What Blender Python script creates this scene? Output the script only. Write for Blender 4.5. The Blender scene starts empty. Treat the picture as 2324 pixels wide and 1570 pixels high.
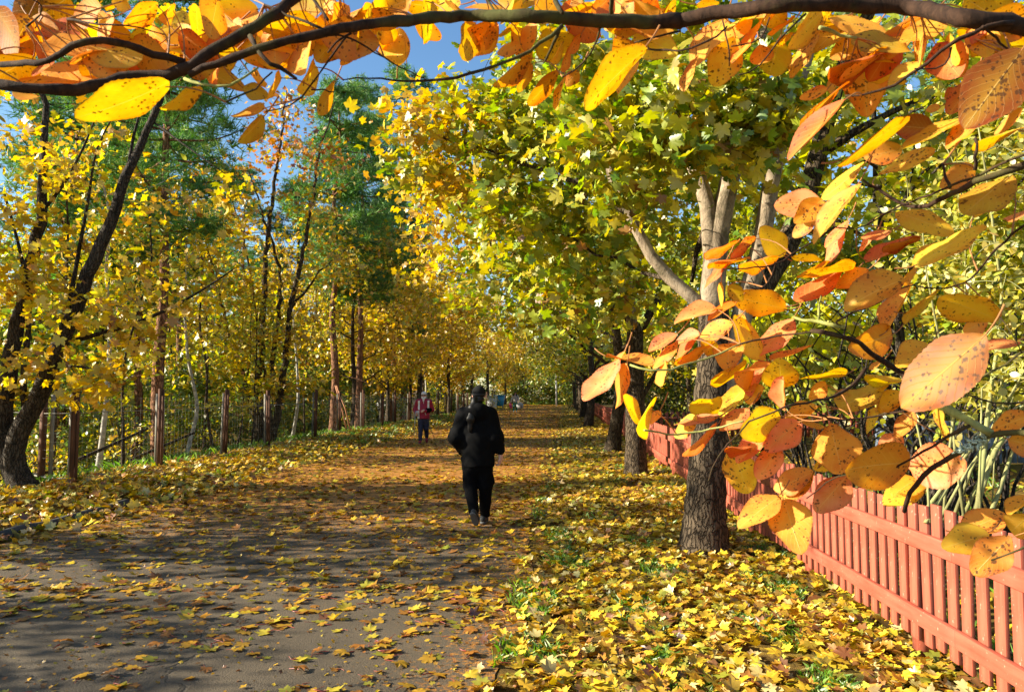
import bpy, math, random
import numpy as np
from mathutils import Matrix, Vector

# ------------------------------------------------------------------ camera, sky, sun, exposure
C = bpy.context.scene
W_PX, H_PX, F_PX = 1024.0, 691.0, 760.0
CAM_H = 1.6
YAW, PITCH = math.radians(3.98), math.radians(3.95)
cam_data = bpy.data.cameras.new("camera")
cam = bpy.data.objects.new("camera", cam_data)
C.collection.objects.link(cam)
C.camera = cam
cam.location = (0, 0, CAM_H)
cam_data.sensor_width = 36.0
cam_data.lens = 36.0 * F_PX / W_PX
cam_data.clip_start = 0.05
cam_data.clip_end = 4000
cam_data.dof.use_dof = True
cam_data.dof.focus_distance = 7.0
cam_data.dof.aperture_fstop = 28.0
R_CAM = Matrix.Rotation(YAW, 3, 'Z') @ Matrix.Rotation(math.radians(90) + PITCH, 3, 'X')
cam.rotation_euler = R_CAM.to_euler()

SUN_EL = math.radians(25.0)
LIGHT_AZ = math.radians(9.0)            # light travels towards +X, a little towards +Y
ldir = Vector((math.cos(LIGHT_AZ) * math.cos(SUN_EL), math.sin(LIGHT_AZ) * math.cos(SUN_EL), -math.sin(SUN_EL)))
to_sun = -ldir
world = bpy.data.worlds.new("World")
C.world = world
world.use_nodes = True
wn = world.node_tree
bg = wn.nodes["Background"]
sky = wn.nodes.new("ShaderNodeTexSky")
sky.sky_type = 'NISHITA'
sky.sun_disc = False
sky.sun_elevation = SUN_EL
sky.sun_rotation = math.atan2(to_sun.x, to_sun.y)
sky.air_density = 1.0
sky.dust_density = 0.3
sky.ozone_density = 1.2
shs = wn.nodes.new("ShaderNodeHueSaturation"); shs.inputs["Saturation"].default_value = 1.2; shs.inputs["Value"].default_value = 1.15
wn.links.new(sky.outputs[0], shs.inputs["Color"])
wn.links.new(shs.outputs[0], bg.inputs[0])
bg.inputs[1].default_value = 0.065
sl = bpy.data.lights.new("sun", 'SUN')
sl.energy = 5.0
sl.angle = math.radians(0.5)
sl.color = (1.0, 0.91, 0.72)
so = bpy.data.objects.new("sun", sl)
C.collection.objects.link(so)
so.rotation_euler = ldir.to_track_quat('-Z', 'Y').to_euler()
so.location = (-30, -10, 30)
C.view_settings.view_transform = 'Standard'
C.view_settings.look = 'None'
C.view_settings.exposure = 1.6
C.view_settings.gamma = 1.0
C.render.engine = 'CYCLES'
C.cycles.max_bounces = 6
C.cycles.diffuse_bounces = 3
C.cycles.glossy_bounces = 2
C.cycles.transmission_bounces = 4
C.cycles.transparent_max_bounces = 4
C.cycles.sample_clamp_indirect = 6.0

# ------------------------------------------------------------------ helpers
S23 = 1024.0 / 2324.0
def ray(px, py):
    """direction for a point given in the 2324-wide view of the photograph"""
    x, y = px * S23, py * S23
    return R_CAM @ Vector(((x - W_PX / 2) / F_PX, -(y - H_PX / 2) / F_PX, -1.0))
def P(px, py, Y):
    d = ray(px, py)
    t = Y / d.y
    return Vector((d.x * t, d.y * t, CAM_H + d.z * t))
def Pd(px, py, D):
    d = ray(px, py)
    return Vector((d.x * D, d.y * D, CAM_H + d.z * D))

def sm(a, b, x):
    t = np.clip((x - a) / (b - a), 0, 1)
    return t * t * (3 - 2 * t)
def gz(x, y):
    """height of the ground"""
    x = np.asarray(x, float); y = np.asarray(y, float)
    z = 0.0075 * (np.sqrt((y - 9) ** 2 + 9.0) + (y - 9)) / 2 * (y > -400)
    z = np.where(y > 105, gz_far + (y - 105) * 0.0, z) if gz_far is not None else z
    z = z - 0.9 * sm(-9.2, -15, x)
    z = z + 0.10 * sm(-6.2, -7.5, x) * sm(-9.5, -8.4, x)
    z = z + 0.03 * sm(-0.2, 0.5, x) * (1 + 0.5 * np.sin(x * 3.1 + y * 1.3) * np.sin(y * 0.9))
    return z
gz_far = None
gz_far = float(gz(0.0, 105.0)) - 0.03 * 0
def g(x, y): return float(gz(x, y))

def link(o, parent=None):
    C.collection.objects.link(o)
    if parent is not None:
        o.parent = parent
    return o
def tag(o, label=None, cat=None, group=None, kind=None):
    if label: o['label'] = label
    if cat: o['category'] = cat
    if group: o['group'] = group
    if kind: o['kind'] = kind
    return o
def thing(name, label, cat, loc=(0, 0, 0), rz=0.0, group=None):
    o = bpy.data.objects.new(name, None)
    o.empty_display_size = 0.2
    o.location = loc
    o.rotation_euler = (0, 0, rz)
    link(o)
    return tag(o, label, cat, group)
def copy_tree(root, loc, rz=0.0, sc=1.0, label=None, group=None):
    r = root.copy(); C.collection.objects.link(r)
    r.location = loc; r.rotation_euler = (0, 0, rz); r.scale = (sc, sc, sc)
    if label: r['label'] = label
    if group: r['group'] = group
    for ch in list(root.children):
        c = ch.copy(); C.collection.objects.link(c); c.parent = r
        for g2 in ch.children:
            d = g2.copy(); C.collection.objects.link(d); d.parent = c
    return r

class MB:
    """collects vertices and faces for one mesh"""
    def __init__(s):
        s.v = []; s.f3 = []; s.f4 = []; s.n = 0; s.col = []; s.uv = []; s.m3 = []; s.m4 = []
    def add(s, v, f, col=None, uv=None, mi=0):
        v = np.asarray(v, np.float32).reshape(-1, 3); f = np.asarray(f, np.int64)
        s.v.append(v)
        if f.size:
            if f.shape[1] == 3: s.f3.append(f + s.n); s.m3.append(np.full(len(f), mi))
            else: s.f4.append(f + s.n); s.m4.append(np.full(len(f), mi))
        if col is not None:
            col = np.asarray(col, np.float32)
            if col.ndim == 1: col = np.tile(col, (len(v), 1))
            s.col.append(col[:, :3])
        if uv is not None: s.uv.append(np.asarray(uv, np.float32))
        s.n += len(v)
    def box(s, c, h, rz=0.0, mi=0, rot=None, col=None):
        x, y, z = h
        v = np.array([(-x,-y,-z),(x,-y,-z),(x,y,-z),(-x,y,-z),(-x,-y,z),(x,-y,z),(x,y,z),(-x,y,z)], float)
        if rot is not None: v = v @ np.array(rot).T
        elif rz:
            ca, sa = math.cos(rz), math.sin(rz)
            v = v @ np.array([[ca, -sa, 0], [sa, ca, 0], [0, 0, 1]]).T
        s.add(v + np.array(c), [(0,3,2,1),(4,5,6,7),(0,1,5,4),(1,2,6,5),(2,3,7,6),(3,0,4,7)], mi=mi, col=col)
    def tube(s, pts, rad, n=8, mi=0, cap=True, wob=0.0, rng=None, col=None):
        pts = np.asarray(pts, float); m = len(pts)
        rad = np.asarray(rad, float) * np.ones(m)
        t = np.gradient(pts, axis=0); t /= np.linalg.norm(t, axis=1)[:, None] + 1e-9
        ref = np.array([0, 0, 1.0]) if abs(t[:, 2]).mean() < 0.8 else np.array([1.0, 0, 0])
        u = np.cross(t, ref); u /= np.linalg.norm(u, axis=1)[:, None] + 1e-9
        w = np.cross(t, u)
        a = np.arange(n) * 2 * np.pi / n
        rr = rad[:, None] * np.ones((m, n))
        if wob and rng is not None: rr = rr * (1 + wob * rng.normal(size=(m, n)))
        v = pts[:, None, :] + rr[..., None] * (np.cos(a)[None, :, None] * u[:, None, :] + np.sin(a)[None, :, None] * w[:, None, :])
        v = v.reshape(-1, 3)
        i = np.arange(m - 1)[:, None] * n; j = np.arange(n)[None, :]; j2 = (j + 1) % n
        f = np.stack([i + j, i + j2, i + n + j2, i + n + j], -1).reshape(-1, 4)
        s.add(v, f, mi=mi, col=col)
        if cap:
            k = s.n - len(v)
            base = len(s.v)
            c0 = np.array([pts[0], pts[-1]])
            s.add(c0, np.zeros((0, 3), int), col=col)
            e = s.n - 2
            ff = []
            for q in range(n):
                ff.append((k + (q + 1) % n, k + q, e)); ff.append((k + (m - 1) * n + q, k + (m - 1) * n + (q + 1) % n, e + 1))
            s.f3.append(np.array(ff)); s.m3.append(np.full(len(ff), mi))
    def mesh(s, name, smooth=False):
        me = bpy.data.meshes.new(name)
        V = np.concatenate(s.v) if s.v else np.zeros((0, 3))
        f3 = np.concatenate(s.f3) if s.f3 else np.zeros((0, 3), int)
        f4 = np.concatenate(s.f4) if s.f4 else np.zeros((0, 4), int)
        me.vertices.add(len(V)); me.vertices.foreach_set("co", V.astype(np.float32).ravel())
        li = np.concatenate([f3.ravel(), f4.ravel()]).astype(np.int32)
        me.loops.add(len(li)); me.loops.foreach_set("vertex_index", li)
        st = np.concatenate([np.arange(len(f3)) * 3, len(f3) * 3 + np.arange(len(f4)) * 4]).astype(np.int32)
        me.polygons.add(len(st)); me.polygons.foreach_set("loop_start", st)
        mi = np.concatenate([np.concatenate(s.m3) if s.m3 else np.zeros(0), np.concatenate(s.m4) if s.m4 else np.zeros(0)]).astype(np.int32)
        me.polygons.foreach_set("material_index", mi)
        if smooth: me.polygons.foreach_set("use_smooth", np.ones(len(st), bool))
        me.update(calc_edges=True)
        if s.col:
            cc = np.concatenate(s.col)
            if len(cc) == len(V):
                a = me.color_attributes.new("Col", 'FLOAT_COLOR', 'POINT')
                a.data.foreach_set("color", np.concatenate([cc, np.ones((len(cc), 1))], 1).astype(np.float32).ravel())
        if s.uv:
            uvv = np.concatenate(s.uv)
            if len(uvv) == len(V):
                l = me.uv_layers.new(name="UVMap")
                l.data.foreach_set("uv", uvv[li].astype(np.float32).ravel())
        return me
    def build(s, name, mat, parent=None, smooth=False):
        me = s.mesh(name, smooth)
        for m in (mat if isinstance(mat, (list, tuple)) else [mat]): me.materials.append(m)
        return link(bpy.data.objects.new(name, me), parent)

def obj_mesh(name, me, mat, parent=None):
    me.materials.append(mat)
    return link(bpy.data.objects.new(name, me), parent)

# ------------------------------------------------------------------ materials
def newmat(name):
    m = bpy.data.materials.new(name); m.use_nodes = True
    nt = m.node_tree; nt.nodes.clear()
    out = nt.nodes.new("ShaderNodeOutputMaterial")
    return m, nt, out
def N(nt, t, **kw):
    n = nt.nodes.new(t)
    for k, v in kw.items(): setattr(n, k, v)
    return n
def ramp(nt, stops, fac=None):
    r = nt.nodes.new("ShaderNodeValToRGB")
    e = r.color_ramp.elements
    while len(e) < len(stops): e.new(0.5)
    for q, (p, c) in zip(e, stops):
        q.position = p; q.color = (*c, 1) if len(c) == 3 else c
    if fac is not None: nt.links.new(fac, r.inputs[0])
    return r
def noise(nt, scale, detail=4, rough=0.6, vec=None, dist=0.0):
    n = nt.nodes.new("ShaderNodeTexNoise")
    n.inputs["Scale"].default_value = scale; n.inputs["Detail"].default_value = detail
    n.inputs["Roughness"].default_value = rough; n.inputs["Distortion"].default_value = dist
    if vec is not None: nt.links.new(vec, n.inputs["Vector"])
    return n
def mixc(nt, a, b, fac, blend='MIX'):
    m = nt.nodes.new("ShaderNodeMix"); m.data_type = 'RGBA'; m.blend_type = blend
    for s, v in ((m.inputs[0], fac), (m.inputs[6], a), (m.inputs[7], b)):
        if hasattr(v, 'is_linked'): nt.links.new(v, s)
        elif isinstance(v, (int, float)): s.default_value = v
        else: s.default_value = (*v, 1)
    return m.outputs[2]
def math_(nt, op, a, b=None, clamp=False):
    m = nt.nodes.new("ShaderNodeMath"); m.operation = op; m.use_clamp = clamp
    for s, v in ((m.inputs[0], a), (m.inputs[1], b)):
        if v is None: continue
        if hasattr(v, 'is_linked'): nt.links.new(v, s)
        else: s.default_value = v
    return m.outputs[0]
def principled(nt, out, col, rough=0.8, spec=0.3, bump=None, bstr=0.5, bdist=0.02):
    p = nt.nodes.new("ShaderNodeBsdfPrincipled")
    if hasattr(col, 'is_linked'): nt.links.new(col, p.inputs["Base Color"])
    else: p.inputs["Base Color"].default_value = (*col, 1)
    if hasattr(rough, 'is_linked'): nt.links.new(rough, p.inputs["Roughness"])
    else: p.inputs["Roughness"].default_value = rough
    p.inputs["Specular IOR Level"].default_value = spec
    if bump is not None:
        b = nt.nodes.new("ShaderNodeBump"); b.inputs["Strength"].default_value = bstr; b.inputs["Distance"].default_value = bdist
        nt.links.new(bump, b.inputs["Height"]); nt.links.new(b.outputs[0], p.inputs["Normal"])
    nt.links.new(p.outputs[0], out.inputs[0])
    return p

def leaf_mat(name, trans=0.45, gloss=0.06, rough=0.45, vary=0.25):
    m, nt, out = newmat(name)
    a = N(nt, "ShaderNodeAttribute", attribute_name="Col")
    tc = N(nt, "ShaderNodeTexCoord")
    nz = noise(nt, 9.0, 3, 0.6, tc.outputs["Object"])
    c = mixc(nt, a.outputs["Color"], mixc(nt, a.outputs["Color"], (0.55, 0.5, 0.45), 1.0, 'MULTIPLY'), math_(nt, 'MULTIPLY', nz.outputs[0], vary * 2))
    d = N(nt, "ShaderNodeBsdfDiffuse"); t = N(nt, "ShaderNodeBsdfTranslucent"); gl = N(nt, "ShaderNodeBsdfGlossy")
    gl.inputs["Roughness"].default_value = rough
    gl.inputs["Color"].default_value = (1, 1, 1, 1)
    nt.links.new(c, d.inputs[0])
    hs = N(nt, "ShaderNodeHueSaturation"); hs.inputs["Saturation"].default_value = 1.15; hs.inputs["Value"].default_value = 1.1
    nt.links.new(c, hs.inputs["Color"]); nt.links.new(hs.outputs[0], t.inputs[0])
    m1 = N(nt, "ShaderNodeMixShader"); m1.inputs[0].default_value = trans
    nt.links.new(d.outputs[0], m1.inputs[1]); nt.links.new(t.outputs[0], m1.inputs[2])
    m2 = N(nt, "ShaderNodeMixShader"); m2.inputs[0].default_value = gloss
    nt.links.new(m1.outputs[0], m2.inputs[1]); nt.links.new(gl.outputs[0], m2.inputs[2])
    nt.links.new(m2.outputs[0], out.inputs[0])
    return m
M_LEAF = leaf_mat("crown_leaf", 0.5)
M_LITTER = leaf_mat("fallen_leaf", 0.22, 0.06, 0.4, 0.5)
M_NEEDLE = leaf_mat("pine_needle", 0.25, 0.03, 0.5, 0.2)
M_GRASS = leaf_mat("grass_blade", 0.4, 0.05)

def bark_mat(name, c0, c1, scale=14, stretch=0.18, bdist=0.03, moss=None, crack=0):
    m, nt, out = newmat(name)
    tc = N(nt, "ShaderNodeTexCoord")
    mp = N(nt, "ShaderNodeMapping"); mp.inputs["Scale"].default_value = (1, 1, stretch)
    nt.links.new(tc.outputs["Object"], mp.inputs[0])
    n1 = noise(nt, scale, 8, 0.72, mp.outputs[0], 0.6)
    n2 = noise(nt, 2.3, 4, 0.6, tc.outputs["Object"])
    f = math_(nt, 'ADD', math_(nt, 'MULTIPLY', n1.outputs[0], 0.75), math_(nt, 'MULTIPLY', n2.outputs[0], 0.3))
    c = ramp(nt, [(0.36, c0), (0.66, c1)], f).outputs[0]
    if moss:
        n3 = noise(nt, 5, 5, 0.7, tc.outputs["Object"])
        c = mixc(nt, c, moss, ramp(nt, [(0.52, (0, 0, 0)), (0.66, (0.8, 0.8, 0.8))], n3.outputs[0]).outputs[0])
    h = n1.outputs[0]
    if crack:
        mc = N(nt, "ShaderNodeMapping"); mc.inputs["Scale"].default_value = (1, 1, .24); nt.links.new(tc.outputs["Object"], mc.inputs[0])
        nd = noise(nt, 7, 3, .6, tc.outputs["Object"]); vm = N(nt, "ShaderNodeVectorMath"); vm.operation = 'MULTIPLY_ADD'
        nt.links.new(nd.outputs["Color"], vm.inputs[0]); vm.inputs[1].default_value = (.10, .10, .10); nt.links.new(mc.outputs[0], vm.inputs[2])
        vo = N(nt, "ShaderNodeTexVoronoi"); vo.feature = 'DISTANCE_TO_EDGE'; vo.inputs["Scale"].default_value = crack; nt.links.new(vm.outputs[0], vo.inputs["Vector"])
        ck = ramp(nt, [(0.0, (.16, .14, .12)), (0.16, (1, 1, 1))], vo.outputs["Distance"])
        c = mixc(nt, c, ck.outputs[0], .9, 'MULTIPLY')
        h = math_(nt, 'ADD', math_(nt, 'MULTIPLY', n1.outputs[0], .5), math_(nt, 'MULTIPLY', ck.outputs[0], .5))
    principled(nt, out, c, 0.9, 0.15, h, 1.0, bdist)
    return m
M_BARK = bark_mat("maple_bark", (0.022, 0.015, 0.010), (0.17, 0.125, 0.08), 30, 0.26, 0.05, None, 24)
M_BARK_PALE_SUNLIT = bark_mat("pale_sunlit_bark", (0.075, 0.052, 0.033), (0.46, 0.36, 0.25), 11, 0.5, 0.03, (.10, .085, .05))  # paler bark for the upper limbs, some of their sunlight put into the colour
M_BARK_DARK = bark_mat("dark_bark", (0.025, 0.02, 0.016), (0.10, 0.08, 0.06), 14, 0.2, 0.03, None, 26)
M_BARK_PINE = bark_mat("pine_bark", (0.11, 0.05, 0.03), (0.40, 0.20, 0.11), 12, 0.25, 0.03, None, 16)
M_BARK_BIRCH = bark_mat("birch_bark", (0.12, 0.11, 0.10), (0.6, 0.57, 0.5), 7, 1.6, 0.01)
M_BRANCH = bark_mat("branch_bark", (0.012, 0.007, 0.005), (0.065, 0.034, 0.02), 130, 0.5, 0.0015, (0.09, 0.095, 0.025))
M_BRANCH_GREEN = bark_mat("green_twig", (0.12, 0.12, 0.03), (0.36, 0.36, 0.10), 90, 0.6, 0.001, (0.3, 0.33, 0.15))
M_STEM_PALE = bark_mat("pale_stem", (0.13, 0.12, 0.045), (0.36, 0.35, 0.15), 14, 0.4, 0.006, (0.28, 0.33, 0.10))

def wood_mat(name, c0, c1, stretch=(1, 1, 0.08), scale=30, rough=0.6, wear=None, spec=0.3):
    m, nt, out = newmat(name)
    tc = N(nt, "ShaderNodeTexCoord")
    mp = N(nt, "ShaderNodeMapping"); mp.inputs["Scale"].default_value = stretch
    nt.links.new(tc.outputs["Object"], mp.inputs[0])
    n1 = noise(nt, scale, 6, 0.65, mp.outputs[0])
    n2 = noise(nt, 3.0, 3, 0.5, tc.outputs["Object"])
    f = math_(nt, 'ADD', math_(nt, 'MULTIPLY', n1.outputs[0], 0.6), math_(nt, 'MULTIPLY', n2.outputs[0], 0.4))
    c = ramp(nt, [(0.3, c0), (0.7, c1)], f).outputs[0]
    if wear:
        n3 = noise(nt, 45, 2, 0.5, tc.outputs["Object"])
        c = mixc(nt, c, wear, ramp(nt, [(0.69, (0, 0, 0)), (0.73, (0.7, 0.7, 0.7))], n3.outputs[0]).outputs[0])
    principled(nt, out, c, rough, spec, n1.outputs[0], 0.35, 0.004)
    return m
M_PICKET = wood_mat("red_picket_paint", (0.27, 0.050, 0.026), (0.44, 0.125, 0.075), wear=(0.5, 0.3, 0.22))
M_RAIL = wood_mat("red_rail_paint", (0.27, 0.050, 0.026), (0.42, 0.12, 0.072), stretch=(1, 0.08, 1), wear=(0.55, 0.3, 0.2))
M_FENCE_FAR = wood_mat("dark_brown_paint", (0.10, 0.035, 0.022), (0.16, 0.055, 0.035))
M_POST = wood_mat("weathered_brown_post", (0.06, 0.028, 0.016), (0.17, 0.075, 0.04), scale=24, rough=0.8)
M_POST_GREY = wood_mat("grey_post", (0.18, 0.17, 0.14), (0.32, 0.30, 0.25), scale=20, rough=0.7)

def plain(name, col, rough=0.6, spec=0.3, var=0.12, scale=20, metal=0.0):
    m, nt, out = newmat(name)
    tc = N(nt, "ShaderNodeTexCoord")
    n1 = noise(nt, scale, 4, 0.6, tc.outputs["Object"])
    lo = tuple(x * (1 - var) for x in col); hi = tuple(min(1, x * (1 + var)) for x in col)
    c = ramp(nt, [(0.3, lo), (0.7, hi)], n1.outputs[0]).outputs[0]
    p = principled(nt, out, c, rough, spec, n1.outputs[0], 0.15, 0.005)
    p.inputs["Metallic"].default_value = metal
    return m

# ground ------------------------------------------------------------
def ground_mat():
    m, nt, out = newmat("leafy_ground")
    geo = N(nt, "ShaderNodeNewGeometry")
    n1 = noise(nt, 9, 8, 0.75, geo.outputs["Position"])
    n2 = noise(nt, 0.7, 4, 0.6, geo.outputs["Position"])
    c1 = ramp(nt, [(0.3, (0.035, 0.025, 0.012)), (0.5, (0.14, 0.085, 0.022)), (0.62, (0.30, 0.19, 0.03)), (0.75, (0.42, 0.28, 0.05))], n1.outputs[0]).outputs[0]
    c2 = ramp(nt, [(0.3, (0.03, 0.05, 0.012)), (0.7, (0.08, 0.12, 0.02))], n1.outputs[0]).outputs[0]
    c = mixc(nt, c1, c2, ramp(nt, [(0.52, (0, 0, 0)), (0.68, (0.8, 0.8, 0.8))], n2.outputs[0]).outputs[0])
    principled(nt, out, c, 0.95, 0.1, n1.outputs[0], 0.8, 0.05)
    return m
def path_mat():
    m, nt, out = newmat("old_asphalt")
    geo = N(nt, "ShaderNodeNewGeometry")
    sep = N(nt, "ShaderNodeSeparateXYZ"); nt.links.new(geo.outputs["Position"], sep.inputs[0])
    n1 = noise(nt, 160, 3, 0.7, geo.outputs["Position"])
    n2 = noise(nt, 1.1, 5, 0.6, geo.outputs["Position"])
    vg = N(nt, "ShaderNodeTexVoronoi"); vg.inputs["Scale"].default_value = 110
    nt.links.new(geo.outputs["Position"], vg.inputs["Vector"])
    c = ramp(nt, [(0.3, (0.044, 0.033, 0.020)), (0.7, (0.150, 0.112, 0.070))], math_(nt, 'ADD', math_(nt, 'MULTIPLY', n1.outputs[0], 0.55), math_(nt, 'MULTIPLY', n2.outputs[0], 0.45))).outputs[0]
    st = ramp(nt, [(0.0, (1.6, 1.55, 1.45)), (0.35, (1.0, 1.0, 1.0)), (0.8, (0.72, 0.72, 0.72))], vg.outputs["Distance"]).outputs[0]
    c = mixc(nt, c, st, 0.8, 'MULTIPLY')
    # cracks
    mp = N(nt, "ShaderNodeMapping"); mp.inputs["Scale"].default_value = (1.0, 0.45, 1.0); mp.inputs["Rotation"].default_value = (0, 0, 0.5)
    nd = noise(nt, 1.6, 5, 0.6, geo.outputs["Position"])
    va = N(nt, "ShaderNodeVectorMath"); va.operation = 'MULTIPLY_ADD'
    nt.links.new(nd.outputs["Color"], va.inputs[0]); va.inputs[1].default_value = (0.9, 0.9, 0.0)
    nt.links.new(geo.outputs["Position"], va.inputs[2]); nt.links.new(va.outputs[0], mp.inputs[0])
    v = N(nt, "ShaderNodeTexVoronoi"); v.feature = 'DISTANCE_TO_EDGE'; v.inputs["Scale"].default_value = 0.62
    nt.links.new(mp.outputs[0], v.inputs["Vector"])
    cr = ramp(nt, [(0.0, (1, 1, 1)), (0.011, (0, 0, 0))], v.outputs["Distance"]).outputs[0]
    br = ramp(nt, [(0.42, (0, 0, 0)), (0.55, (1, 1, 1))], noise(nt, 0.9, 3, 0.5, geo.outputs["Position"]).outputs[0]).outputs[0]
    crk = mixc(nt, (0, 0, 0), cr, br)
    c = mixc(nt, c, (0.012, 0.011, 0.010), crk)
    # trodden leaf crumbs cover the asphalt further along the path
    n4 = noise(nt, 26, 6, 0.75, geo.outputs["Position"])
    far = math_(nt, 'DIVIDE', math_(nt, 'SUBTRACT', sep.outputs[1], 5.0), 10.0, True)
    edge = math_(nt, 'DIVIDE', math_(nt, 'SUBTRACT', math_(nt, 'ABSOLUTE', math_(nt, 'ADD', sep.outputs[0], 3.2)), 1.7), 1.2, True)
    cov = math_(nt, 'MAXIMUM', far, math_(nt, 'MULTIPLY', edge, 0.55))
    thr = math_(nt, 'SUBTRACT', math_(nt, 'ADD', n4.outputs[0], math_(nt, 'MULTIPLY', cov, 0.42)), 0.66)
    msk = math_(nt, 'MULTIPLY', thr, 9.0, True)
    lc = ramp(nt, [(0.3, (0.16, 0.055, 0.012)), (0.55, (0.38, 0.16, 0.02)), (0.75, (0.54, 0.27, 0.035))], noise(nt, 14, 6, 0.7, geo.outputs["Position"]).outputs[0]).outputs[0]
    c = mixc(nt, c, lc, msk)
    bh = math_(nt, 'SUBTRACT', math_(nt, 'ADD', n1.outputs[0], math_(nt, 'MULTIPLY', vg.outputs["Distance"], -0.8)), math_(nt, 'MULTIPLY', crk, 3.0))
    principled(nt, out, c, 0.75, 0.35, bh, 0.55, 0.006)
    return m

def grid_sheet(name, xs, ys, mat, dz=0.0, kind='structure'):
    X, Y = np.meshgrid(xs, ys)
    V = np.stack([X, Y, gz(X, Y) + dz], -1).reshape(-1, 3)
    nx, ny = len(xs), len(ys)
    i = np.arange(ny - 1)[:, None] * nx; j = np.arange(nx - 1)[None, :]
    F = np.stack([i + j, i + j + 1, i + nx + j + 1, i + nx + j], -1).reshape(-1, 4)
    b = MB(); b.add(V, F)
    o = b.build(name, mat, None, True)
    o['kind'] = kind
    return o
xs = np.unique(np.concatenate([np.linspace(-1500, -60, 12), np.linspace(-60, -16, 12), np.linspace(-16, -6, 41), np.linspace(-6, -0.5, 12), np.linspace(-0.5, 4, 37), np.linspace(4, 60, 15), np.linspace(60, 1500, 12)]))
ys = np.unique(np.concatenate([np.linspace(-1500, -40, 10), np.linspace(-40, 0, 11), np.linspace(0, 30, 121), np.linspace(30, 110, 81), np.linspace(110, 2500, 16)]))
grid_sheet("ground", xs, ys, ground_mat())
PX0, PX1 = -6.05, -0.36
pys = np.concatenate([np.linspace(-30, 0, 16), np.linspace(0.5, 110, 220)])
X, Y = np.meshgrid(np.linspace(0, 1, 13), pys)
rg0 = np.random.default_rng(5)
left_e = PX0 + 0.10 * np.sin(pys * 0.7) + 0.05 * np.sin(pys * 2.9)
right_e = PX1 + 0.06 * np.sin(pys * 1.1 + 1) + 0.04 * np.sin(pys * 3.7)
XX = left_e[:, None] * (1 - X) + right_e[:, None] * X
V = np.stack([XX, Y, np.maximum(gz(XX, Y), gz(-3.0 + 0 * Y, Y)) + 0.006], -1).reshape(-1, 3)
nx, ny = 13, len(pys)
i = np.arange(ny - 1)[:, None] * nx; j = np.arange(nx - 1)[None, :]
b = MB(); b.add(V, np.stack([i + j, i + j + 1, i + nx + j + 1, i + nx + j], -1).reshape(-1, 4))
tag(b.build("path", path_mat(), None, True), None, None, None, 'structure')

# ------------------------------------------------------------------ leaf templates
def fan(pts, zf):
    p = np.array(pts, float)
    z = zf(p[:, 0], p[:, 1])
    v = np.concatenate([[[0, 0.02, zf(np.array([0.]), np.array([0.02]))[0]]], np.stack([p[:, 0], p[:, 1], z], 1)])
    n = len(p)
    return v, np.array([(0, 1 + q, 1 + (q + 1) % n) for q in range(n)])
def maple(hi, bend, fold):
    half = [(0, .60), (10, .47), (19, .46), (27, .33), (38, .45), (50, .58), (60, .46), (71, .42), (80, .32), (95, .39), (110, .44), (126, .33), (152, .27)] if hi else [(0, .60), (26, .33), (50, .57), (79, .31), (110, .44)]
    pts = [(math.sin(math.radians(a)) * r, math.cos(math.radians(a)) * r) for a, r in half]
    pts += [(0, -.08)]
    pts += [(-math.sin(math.radians(a)) * r, math.cos(math.radians(a)) * r) for a, r in half[::-1][:-1]]
    zf = lambda x, y: bend * (x * x + y * y) + fold * np.abs(x) + 0.12 * np.sin(5 * x + 3 * y) * (x * x + y * y) * 2
    return fan(pts[::-1], zf)
def oval(wd, bend):
    pts = [(0, -.5), (.6 * wd, -.25), (wd, .05), (.7 * wd, .32), (0, .5), (-.7 * wd, .32), (-wd, .05), (-.6 * wd, -.25)]
    return fan(pts, lambda x, y: bend * (x * x + y * y))
def needle_tuft(rng, n=9):
    v = []; f = []
    for k in range(n):
        d = rng.normal(size=3); d[2] = abs(d[2]) * 0.7 + 0.1; d /= np.linalg.norm(d)
        s = np.cross(d, rng.normal(size=3)); s /= np.linalg.norm(s)
        b0 = len(v)
        v += [s * 0.045, -s * 0.045, d * 1.0]
        f.append((b0, b0 + 1, b0 + 2))
    return np.array(v), np.array(f)
_r = np.random.default_rng(1)
T_HI = [maple(True, -0.35, 0.10), maple(True, 0.25, -0.15), maple(True, -0.6, 0.25), maple(True, 0.5, 0.2)]
T_LO = [maple(False, -0.35, 0.12), maple(False, 0.3, -0.15), maple(False, -0.6, 0.25)]
T_FLAT = [maple(True, -0.10, 0.03), maple(True, 0.3, 0.05), maple(True, -0.6, 0.25), maple(True, 0.5, -0.2), maple(True, 0.1, 0.6), maple(True, -0.9, .1)]
T_OVAL = [oval(0.28, -0.3), oval(0.34, 0.3), oval(0.22, -0.6)]
T_NEEDLE = [needle_tuft(_r) for _ in range(4)]

def frames(nrm, rng, spin=None):
    n = nrm / (np.linalg.norm(nrm, axis=1)[:, None] + 1e-9)
    r = rng.normal(size=n.shape) if spin is None else spin
    u = np.cross(r, n); u /= np.linalg.norm(u, axis=1)[:, None] + 1e-9
    v = np.cross(n, u)
    return u, v, n
def scatter(mb, pos, nrm, size, col, temps, rng, spin=None):
    u, v, n = frames(nrm, rng, spin)
    pick = rng.integers(0, len(temps), len(pos))
    for k, (tv, tf) in enumerate(temps):
        q = np.where(pick == k)[0]
        if not len(q): continue
        L = tv[None, :, :] * size[q][:, None, None]
        Vv = pos[q][:, None, :] + L[..., 0:1] * u[q][:, None, :] + L[..., 1:2] * v[q][:, None, :] + L[..., 2:3] * n[q][:, None, :]
        F = tf[None] + (np.arange(len(q)) * len(tv))[:, None, None]
        cc = np.repeat(col[q], len(tv), axis=0)
        mb.add(Vv.reshape(-1, 3), F.reshape(-1, 3), cc)
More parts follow.
